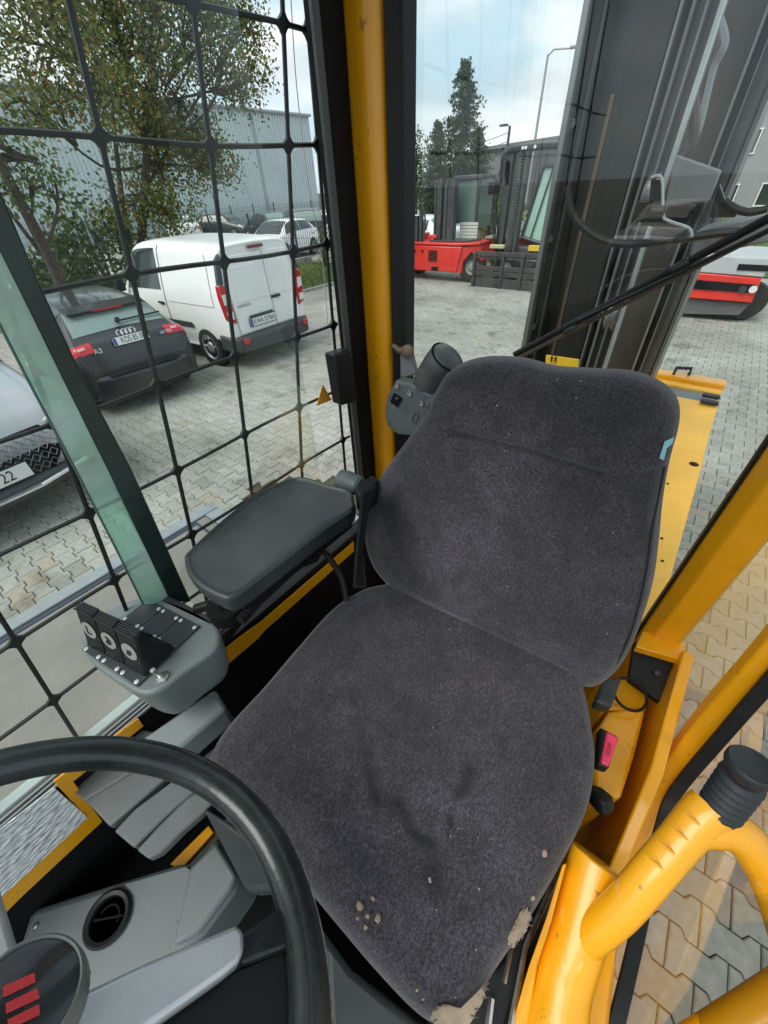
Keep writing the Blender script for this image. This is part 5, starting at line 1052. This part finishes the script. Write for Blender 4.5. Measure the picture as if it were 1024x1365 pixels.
# recliner bracket beside the back rest, latch and belt buckle
g = MB(); g.prism([at_d(482, 655, .63), at_d(503, 645, .63), at_d(490, 690, .63), at_d(485, 735, .62), at_d(490, 785, .60), at_d(470, 785, .60), at_d(474, 730, .61)], ray(480, 700) * .05); obj('recliner_bracket', g, BLKM, seat, bevel=.004)
g = MB(); g.prism([at_z(793, 935, 1.79), at_z(806, 905, 1.79), at_z(830, 902, 1.79), at_z(816, 943, 1.79)], (0, 0, -.03)); obj('belt_reel', g, GREY2, seat, bevel=.005)
g = MB(); g.prism([at_z(796, 1020, 1.815), at_z(800, 968, 1.815), at_z(826, 982, 1.815), at_z(812, 1025, 1.815)], (0, 0, -.022)); bk = obj('belt_buckle', g, BLK, seat, bevel=.004)
g = MB(); g.prism([at_z(801, 1016, 1.819), at_z(809, 974, 1.819), at_z(826, 983, 1.819), at_z(812, 1022, 1.819)], (0, 0, -.006)); rb_ = obj('release_button', g, mat('buckle_pink', (.72, .05, .12), .45), bk, bevel=.003)
text('button_text', 'PRESS', .0085, at_z(812, 999, 1.8195), at_z(808, 1013, 1.82) - at_z(815, 985, 1.82), at_z(805, 995, 1.82) - at_z(820, 1003, 1.82), mat('button_ink', (.25, .01, .03), .5), rb_, ext=.0002)

# ================================================================== ARM REST
ar = thing('armrest', 'long black vinyl armrest folded out left of the seat', 'armrest', tuple(at_z(480, 700, 2.0)))
ZA = 2.065
ol = [(246, 748), (252, 736), (300, 692), (345, 658), (378, 642), (405, 637), (440, 647), (468, 655), (472, 668), (470, 680), (420, 716), (362, 760), (312, 797), (296, 799), (268, 785), (252, 768)]
def azz(u): return ZA
oa = [at_z(u, v, ZA) for u, v in ol]
pad('arm_pad', oa, (0, 0, 1), [(.93, -.034), (.975, -.031), (.99, -.022), (1.0, -.011), (1.0, -.003), (.985, .003), (.955, .0045), (.93, .001), (.7, -.005), (.35, -.008), (.02, -.0085)], ARM, ar, K=120, M2=4)
g = MB(); g.tube(catmull([at_z(u, v, ZA + .001) for u, v in ((313, 796), (362, 759), (420, 715), (468, 682))], 6), .003, 8); obj('pad_edge', g, ARM, ar)
g = MB(); g.prism([at_z(285, 805, 2.02), at_z(330, 800, 2.02), at_z(400, 745, 2.02), at_z(470, 690, 2.02), at_z(440, 690, 2.02), at_z(300, 780, 2.02)], (0, 0, -.025)); obj('arm_bracket', g, BLKM, ar, bevel=.004)
g = MB(); g.prism([at_z(395, 745, 2.0), at_z(420, 735, 2.0), at_z(440, 705, 2.0), at_z(455, 690, 2.0), at_z(430, 700, 2.0), at_z(395, 735, 2.0)], (0, 0, -.03)); obj('tilt_bracket', g, BLK, ar, bevel=.003)
def corr(nm, pts, r, m, par, n=60, amp=.18):
    P = catmull(pts, max(2, n // (len(pts) - 1))); g = MB(); g.tube(P, [r * (1 + (amp if i % 2 else -amp)) for i in range(len(P))], 9); return obj(nm, g, m, par, smooth=70)
corr('corrugated_hose', [at_z(320, 828, 1.99), at_z(345, 800, 1.99), at_z(372, 775, 1.99), at_z(395, 752, 2.0)], .0085, RUB, ar)
g = MB(); g.tube(catmull([at_z(425, 728, 1.97), at_z(440, 745, 1.95), at_z(455, 770, 1.92), at_z(462, 800, 1.88)], 6), .006, 10); obj('arm_cable', g, RUB, ar)
g = MB(); g.prism([at_z(472, 650, 2.09), at_z(497, 632, 2.09), at_z(506, 640, 2.09), at_z(480, 662, 2.09)], (0, 0, -.05)); hb = obj('hinge_block', g, BLK, ar, bevel=.004)
g = MB(); g.lathe(at_z(462, 642, 2.06), _norm(at_z(480, 650, 2.06) - at_z(450, 640, 2.06)), [(.012, -.02), (.02, -.015), (.022, .0), (.02, .03), (.015, .035)], 20); obj('adjuster_knob', g, MG, ar)
g = MB(); g.lathe(at_z(300, 805, 2.0), (0, 0, -1), [(.03, 0), (.03, .025), (.022, .03)], 18); obj('front_swivel', g, BLKM, ar)
g = MB(); g.tube([at_z(262, 812, 1.97), at_z(285, 805, 1.985), at_z(300, 808, 1.985)], .009, 10); obj('pivot_tube', g, BLK, ar)
# packet and paper wedged under the arm rest
pk = thing('card_packet', 'red and black card packet with yellow print wedged under armrest', 'packet', tuple(at_z(292, 825, 1.93)))
g = MB(); g.prism([at_z(272, 818, 1.94), at_z(286, 808, 1.94), at_z(305, 818, 1.93), at_z(290, 838, 1.93)], (0, 0, -.004)); pb = obj('printed_card', g, mat('card_red', (.42, .07, .03), .4, col2=(.03, .02, .02), vscale=70), pk)
text('yellow_print', 'EL', .019, at_z(288, 821, 1.9405), at_z(300, 815, 1.94) - at_z(280, 826, 1.94), at_z(284, 810, 1.94) - at_z(290, 830, 1.94), mat('print_yellow', (.8, .6, .05), .5), pb, ext=.0003)
for k in range(3): g = MB(); a = at_z(288 + 3 * k, 838 + 4 * k, 1.92); b2 = at_z(306 + 1 * k, 822 + 6 * k, 1.92); g.tube([a, b2], .003, 6); obj('paper_strip', g, mat('paper_mix', (.4, .33, .27), .6) if k % 2 else mat('paper_dark', (.08, .05, .05), .6), pk)
g = MB(); g.prism([at_z(258, 830, 1.90), at_z(300, 795, 1.90), at_z(330, 810, 1.90), at_z(300, 850, 1.90), at_z(285, 865, 1.90)], (0, 0, -.02)); obj('holder_tray', g, BLKM, pk, bevel=.003)

# ================================================================== CONTROL CONSOLE
cs = thing('control_console', 'grey joystick console with three black levers beside the armrest', 'control console', tuple(at_z(200, 880, 1.75)))
ZC = 1.945
tp = [(107, 852), (112, 835), (130, 822), (165, 803), (198, 795), (222, 800), (260, 815), (288, 833), (294, 850), (285, 868), (250, 893), (222, 915), (200, 926), (180, 923), (150, 905), (120, 882)]
top = [at_z(u, v, ZC) for u, v in tp]
pad('housing', top, (0, 0, 1), [(.70, -.115), (.83, -.105), (.90, -.085), (.945, -.05), (.975, -.02), (.99, -.009), (.985, -.003), (.96, .0), (.8, .0), (.4, .0), (.02, .0)], GREY, cs, K=120, M2=3)
hs = [o for o in kids(cs) if o.name.startswith('housing')][0]
def cz(x, y, o=0): return at_z(90 + x / 4.267, 760 + y / 4.267, ZC + o)   # console close-up grid
A, B_, C_, D_ = [cz(*p) for p in ((308, 290), (462, 172), (760, 325), (600, 472))]
def lerp(a, b, t): return a + (b - a) * t
for k in range(3):
    a, b2, c, d = lerp(B_, C_, k / 3 + .003), lerp(B_, C_, (k + 1) / 3 - .003), lerp(A, D_, (k + 1) / 3 - .003), lerp(A, D_, k / 3 + .003)
    g = MB(); g.prism([a + [0, 0, .001], b2 + [0, 0, .001], c + [0, 0, .001], d + [0, 0, .001]], (0, 0, .003)); pl = obj('cover_plate', g, GREY2, cs, bevel=.0008)
    for (p, q) in ((.12, .12), (.88, .12), (.12, .9), (.88, .9)):
        s = lerp(lerp(a, b2, p), lerp(d, c, p), q); g = MB(); g.lathe(s + [0, 0, .004], (0, 0, 1), [(.0034, 0), (.0034, .0012), (.0018, .0016), (.0014, .0006)], 12); obj('screw', g, mat('screw_bright', (.7, .7, .68), .3, metal=.6), pl)
A, B_, C_, D_ = [cz(*p) for p in ((88, 458), (250, 330), (595, 488), (402, 668))]
for k in range(3):
    a, b2, c, d = lerp(B_, C_, k / 3 + .003), lerp(B_, C_, (k + 1) / 3 - .003), lerp(A, D_, (k + 1) / 3 - .003), lerp(A, D_, k / 3 + .003)
    g = MB(); g.prism([a + [0, 0, .001], b2 + [0, 0, .001], c + [0, 0, .001], d + [0, 0, .001]], (0, 0, .003)); pl = obj('lever_plate', g, GREY2, cs, bevel=.0008)
    for (p, q) in ((.14, .92), (.86, .92), (.86, .08)):
        s = lerp(lerp(a, b2, p), lerp(d, c, p), q); g = MB(); g.lathe(s + [0, 0, .004], (0, 0, 1), [(.0036, 0), (.0036, .0012), (.0018, .0016), (.0014, .0006)], 12); obj('screw', g, mat('screw_bright', (.7, .7, .68), .3, metal=.6), pl)
    # lever: wedge paddle standing on the plate, leaning back
    wd = _norm(b2 - a); fw = _norm(lerp(d, c, .5) - lerp(a, b2, .5)); L_ = np.linalg.norm(b2 - a); ctr = lerp(lerp(a, b2, .5), lerp(d, c, .5), .42) + np.array([0, 0, .004]); up = np.array((0, 0, 1.))
    hw = L_ * .47; tt = .058
    def lv(x, f_, z): return ctr + wd * x + fw * f_ + up * z
    side = [(.020, 0), (.015, .012), (.002, .062), (-.002, .076), (-.010, .080), (-.015, .074), (-.018, .040), (-.034, .012), (-.036, 0)]
    g = MB(); g.prism([lv(-hw, f_, z) for f_, z in side], wd * 2 * hw); lo = obj('lever', g, BLK, cs, bevel=.003)
    g = MB()
    for r_ in range(5): g.tube([lv(-hw * .96, -.001 - .003 * r_, .0772 + .0008 * r_), lv(hw * .96, -.001 - .003 * r_, .0772 + .0008 * r_)], .0013, 6)
    obj('grip_ridge', g, RUB, lo)
    fn = _norm(np.cross(wd, lv(0, .002, .062) - lv(0, .015, .012))); fn = fn if np.dot(fn, fw) > 0 else -fn
    cst = lv(0, .0072, .042) + fn * .0009
    g = MB(); g.lathe(cst, fn, [(.0155, 0), (.0155, .0006), (.001, .0008)], 24); stk = obj('round_sticker', g, mat('sticker_grey', (.30, .30, .285), .5, var=.15, vscale=200), lo)
    e2 = _norm(lv(0, .002, .062) - lv(0, .015, .012)); 
    def sk(x, y): return cst + fn * .001 + wd * x + e2 * y
    g = MB()
    if k == 0: g.prism([sk(-.004, .009), sk(-.001, .009), sk(-.001, -.004), sk(.006, -.004), sk(.006, -.007), sk(-.004, -.007)], fn * .0004)
    elif k == 1: g.prism([sk(-.006, .008), sk(.0, .0085), sk(.006, .004), sk(.006, -.006), sk(-.002, -.008), sk(-.006, -.003), sk(-.002, .002), sk(.002, .0)], fn * .0004)
    else: g.prism([sk(-.006, -.006), sk(.0, -.008), sk(.006, -.002), sk(.003, .006), sk(.0, .001), sk(-.003, .004)], fn * .0004)
    obj('symbol', g, INK, stk)
c = cz(540, 612); ax = _norm(cz(470, 560, .03) - c)
g = MB(); g.lathe(c, (0, 0, 1), [(.0105, 0), (.0105, .003), (.0085, .005), (.006, .005), (.006, .008), (.003, .008)], 6); g.tube([c + [0, 0, .006], c + ax * .014 + [0, 0, .004], c + ax * .022 + [0, 0, .004]], [.0022, .003, .004], 10); obj('toggle_switch', g, STEEL, cs)
g = MB(); g.lathe(at_pl(262, 878, at_z(270, 880, ZC - .03), _norm(np.array((.6, -.8, .1)))), (.6, -.8, .1), [(.005, 0), (.005, .002), (.002, .0025)], 12); obj('side_screw', g, GREY2, cs)
g = MB(); g.prism([cz(520, 180), cz(570, 135), cz(825, 270), cz(830, 330), cz(770, 300)], (0, 0, -.03)); obj('rear_flap', g, GREY2, cs, bevel=.004)
# mounting arm and slotted bracket
g = MB(); g.prism([at_z(188, 985, 1.80), at_z(286, 918, 1.80), at_z(301, 945, 1.80), at_z(225, 1010, 1.78)], (0, 0, -.06)); obj('mounting_arm', g, GREY, cs, bevel=.006)
zb_ = 1.70
GREYD = mat('grey_bracket', (.115, .122, .122), .45, var=.1, vscale=20, bump=.1, bscale=500)
def flat(nm, px, z, t, m=GREYD, par=cs, b=.003): g = MB(); g.prism([at_z(u, v, z) for u, v in px], (0, 0, -t)); return obj(nm, g, m, par, bevel=b)
flat('fixing_plate', [(82, 1048), (92, 1034), (190, 972), (250, 985), (112, 1068), (104, 1060)], zb_ + .004, .008)
flat('bracket_bar', [(113, 1066), (146, 1102), (218, 1040), (312, 955), (262, 945), (190, 1000)], zb_, .02)
flat('bracket_bar', [(152, 1108), (178, 1130), (204, 1105), (232, 1078), (266, 1050), (318, 1000), (300, 985), (228, 1042), (180, 1078)], zb_ - .004, .02)
flat('bracket_bar', [(182, 1133), (198, 1145), (214, 1137), (244, 1107), (266, 1088), (305, 1050), (290, 1036), (248, 1064), (212, 1100)], zb_ - .008, .02)
g = MB(); g.lathe(at_z(97, 1042, zb_ + .005), (0, 0, 1), [(.005, 0), (.005, .003), (.002, .0035)], 10); obj('screw', g, STEEL, cs)

# ================================================================== HEATER HOUSING
hh = thing('heater_housing', 'moulded grey heater cover with round black vent behind steering wheel', 'heater cover', tuple(at_z(160, 1240, 1.3)))
ZH = 1.50
flat('housing', [(40, 1212), (150, 1178), (235, 1152), (262, 1150), (286, 1116), (300, 1128), (320, 1168), (312, 1190), (272, 1245), (232, 1290), (160, 1335), (90, 1372), (30, 1372), (25, 1260)], ZH, .16, mat('grey_moulding2', (.135, .155, .158), .42, var=.06, vscale=12, bump=.1, bscale=900), hh, .012)
hm = [o for o in kids(hh)][0]
flat('raised_end', [(252, 1158), (288, 1122), (316, 1168), (306, 1188), (262, 1246), (230, 1262)], ZH + .012, .012, MATS['grey_moulding2'], hh, .008)
flat('pocket_rim', [(165, 1178), (248, 1154), (256, 1160), (275, 1200), (235, 1230), (190, 1205)], ZH + .003, .004, MATS['grey_moulding2'], hh, .003)
c = at_z(145, 1224, ZH); g = MB(); g.lathe(c, (0, 0, 1), [(.038, 0), (.040, .005), (.036, .008), (.030, .006), (.027, -.002), (.02, -.004), (.001, -.004)], 32); rv = obj('round_vent', g, BLK, hh)
g = MB(); g.tube([c + np.array((math.cos(a) * .018, math.sin(a) * .018, .0)) for a in np.linspace(.4, 3.5, 12)], .002, 6); g.box(c + [0, 0, -.001], (.05, .003, .006), Matrix.Rotation(.8, 3, 'Z')); obj('vent_flap', g, BLKM, rv)
for u, v in ((250, 1232), (116, 1300), (48, 1234)): g = MB(); g.lathe(at_z(u, v, ZH + .001), (0, 0, 1), [(.004, 0), (.004, .002), (.0015, .0025)], 10); obj('screw', g, STEEL, hh)
ppoly('lower_sill', [at_z(226, 1152, 1.42), at_z(278, 1100, 1.42), at_z(285, 1110, 1.42), at_z(240, 1160, 1.42)], (0, 0, -.02), YEL)

# ================================================================== STEERING WHEEL
tau, az = R_(37), R_(7)
wn = np.array([math.sin(tau) * math.sin(az), math.sin(tau) * math.cos(az), math.cos(tau)])
WC = at_d(5, 1385, .235)
e1 = _norm(np.cross([0, 1, 0], wn)); e2 = np.cross(wn, e1)
def wpl(u, v, o=0): return at_pl(u, v, WC + wn * o, wn)
rimpx = [(0, 1018), (100, 1003), (200, 1004), (270, 1030), (330, 1085), (375, 1150), (400, 1215), (412, 1290), (408, 1365)]
RW = float(np.mean([np.linalg.norm(wpl(*p) - WC) for p in rimpx]))
RW *= .992
sw = thing('steering_wheel', 'worn black steering wheel with silver spokes and striped hub badge', 'steering wheel', tuple(WC - wn * .15))
RIMM = mat('wheel_rim_plastic', (.010, .0115, .0115), .25, col2=(.040, .045, .045), vscale=11, bump=.1, bscale=120, coat=.15)
g = MB(); circ = [WC + (e1 * math.cos(a) + e2 * math.sin(a)) * RW for a in np.linspace(0, 2 * math.pi, 96, endpoint=False)]; g.tube(circ, .0150, 26, closed=True, flat=1.08); obj('rim', g, RIMM, sw, smooth=80)
g = MB(); circ = [WC + wn * .004 + (e1 * math.cos(a) + e2 * math.sin(a)) * (RW + .0156) for a in np.linspace(0, 2 * math.pi, 96, endpoint=False)]; g.tube(circ, .0013, 6, closed=True); obj('rim_seam', g, mat('worn_seam', (.5, .5, .48), .6, col2=(.03, .03, .03), vscale=60), sw)
SO = .004
def wpoly(nm, px, off, t, m, par=sw, b=.003, seg=3): g = MB(); g.prism([wpl(u, v, off) for u, v in px], wn * -t); return obj(nm, g, m, par, bevel=b, seg=seg)
s1 = wpoly('spoke', [(98, 1326), (200, 1279), (316, 1230), (326, 1240), (327, 1266), (318, 1284), (298, 1300), (250, 1334), (190, 1376), (90, 1440)], .012, .012, SILV, b=.006)
wpoly('spoke_end', [(318, 1246), (352, 1224), (385, 1200), (398, 1235), (388, 1262), (350, 1275), (322, 1285)], .002, .008, RIMM)
wpoly('spoke_web', [(300, 1296), (380, 1262), (392, 1300), (395, 1440), (150, 1440), (190, 1372)], -.004, .006, BLK)
wpoly('spoke', [(-30, 1160), (2, 1180), (30, 1268), (45, 1290), (-20, 1330), (-40, 1260)], .012, .012, SILV, b=.006)
ex = _norm(wpl(80, 1320) - wpl(0, 1320)); HC = wpl(36, 1322, .0)
g = MB(); ec = at_pl(33, 1325, WC + wn * .03, wn)
g.lathe(ec - wn * .03, wn, [(.036, -.03), (.036, .012), (.032, .022), (.030, .027), (.0285, .028), (.0275, .0255), (.002, .0262)], 40); hubo = obj('hub', g, mat('hub_grey', (.22, .23, .22), .35, metal=.3), sw)
g = MB(); g.lathe(ec - wn * .0045, wn, [(.0272, 0), (.0272, .001), (.022, .0022), (.002, .003)], 40); em = obj('hub_badge', g, mat('badge_black', (.015, .016, .018), .25, coat=.5), hubo)
def hq(u, v): return at_pl(u, v, ec - wn * .0012, wn)
for (a, b2, c, d) in (((4, 1316), (46, 1297), (47, 1310), (5, 1330)), ((8, 1338), (49, 1318), (53, 1331), (8, 1352)), ((10, 1360), (52, 1339), (53, 1353), (12, 1373))):
    g = MB(); g.prism([hq(*a), hq(*b2), hq(*c), hq(*d)], wn * .0006); obj('red_stripe', g, mat('badge_red', (.45, .03, .035), .4), em)
g = MB(); g.cyl(ec - wn * .04, ec - wn * .30, .03, 18); obj('column', g, BLK, sw)

# ================================================================== GRAB BAR ON THE RIGHT
gb = thing('grab_bar', 'yellow tubular frame with black bellows knob at lower right', 'grab bar', (.2, .2, 1.3))
def gd(u, v, t): return at_d(u, v, t)
g = MB(); g.tube(catmull([gd(712, 1318, .50), gd(765, 1265, .462), gd(826, 1213, .438), gd(880, 1152, .43), gd(925, 1100, .43), gd(948, 1078, .43)], 6), [.0193] * 22 + [.0196, .020, .0205, .021, .0213, .0215, .0215, .0215, .0215], 24); obj('slanted_tube', g, YEL, gb, smooth=60)
g = MB(); g.tube(catmull([gd(925, 1102, .43), gd(960, 1100, .43), gd(992, 1118, .43), gd(1022, 1160, .43), gd(1045, 1215, .43), gd(1070, 1300, .44)], 6), [.0205, .0205, .0205] + [.0218] * 28, 22); obj('curved_tube', g, YEL, gb, smooth=60)
k1 = gd(1004, 1018, .385); k0 = gd(960, 1078, .425); kb = _norm(k1 - k0); kl = np.linalg.norm(k1 - k0)
pr = [(.018, -.004), (.018, .002)]
for k in range(6): pr += [(.0200, .004 + k * kl * .12), (.0196, .004 + (k + .3) * kl * .12), (.0150, .004 + (k + .6) * kl * .12), (.0150, .004 + (k + .75) * kl * .12)]
pr += [(.0170, kl * .80), (.0198, kl * .86), (.0210, kl * .91), (.0208, kl * .97), (.0190, kl), (.0172, kl * .985), (.002, kl * .97)]
g = MB(); g.lathe(k0, kb, pr, 36); obj('bellows_knob', g, mat('knob_rubber', (.02, .023, .027), .5, var=.2, vscale=40), gb, smooth=60)
for k in range(4):
    g = MB(); a, b2 = gd(868 + 17 * k - 10, 1140 - 19 * k, .4155), gd(868 + 17 * k + 24, 1140 - 19 * k + 24, .4175)
    g.tube([a, (a + b2) / 2 - ray(880, 1150) * .003, b2], [.0004, .0016, .0004], 6); obj('stamped_ridge', g, YEL, gb)
for u, v in ((926, 1143), (913, 1158)): g = MB(); c = gd(u, v, .415); g.lathe(c, -ray(u, v), [(.005, -.01), (.005, .001), (.002, .002)], 10); obj('bolt', g, mat('painted_bolt', (.3, .14, .01), .5), gb)
g = MB(); g.tube(catmull([gd(796, 1146, .492), gd(790, 1165, .487), gd(773, 1235, .468), gd(752, 1300, .455), gd(725, 1420, .44), gd(725, 1420, .44) * [1, 1, 0] + [0, 0, 1.45], gd(725, 1420, .44) * [1, 1, 0] + [0, 0, 1.05]], 6), [.029] + [.031] * 36, 24); obj('upright_post', g, YEL, gb, smooth=60)
g = MB(); g.prism([gd(672, 1400, .43), gd(705, 1290, .45), gd(728, 1225, .455), gd(750, 1152, .475), gd(756, 1150, .475), gd(735, 1228, .455), gd(716, 1290, .45), gd(700, 1400, .43)], ray(720, 1300) * .02); obj('post_skirt', g, YEL, gb, bevel=.002)
g = MB(); g.prism([gd(745, 1285, .468), gd(826, 1240, .48), gd(818, 1310, .48), gd(806, 1420, .47), gd(720, 1420, .46)], ray(770, 1330) * .012); obj('base_plate', g, YEL, gb, bevel=.006)
g = MB(); g.tube([gd(860, 1450, .42), gd(960, 1388, .42), gd(1080, 1310, .42)], .0225, 22); obj('lower_tube', g, YEL, gb, smooth=60)
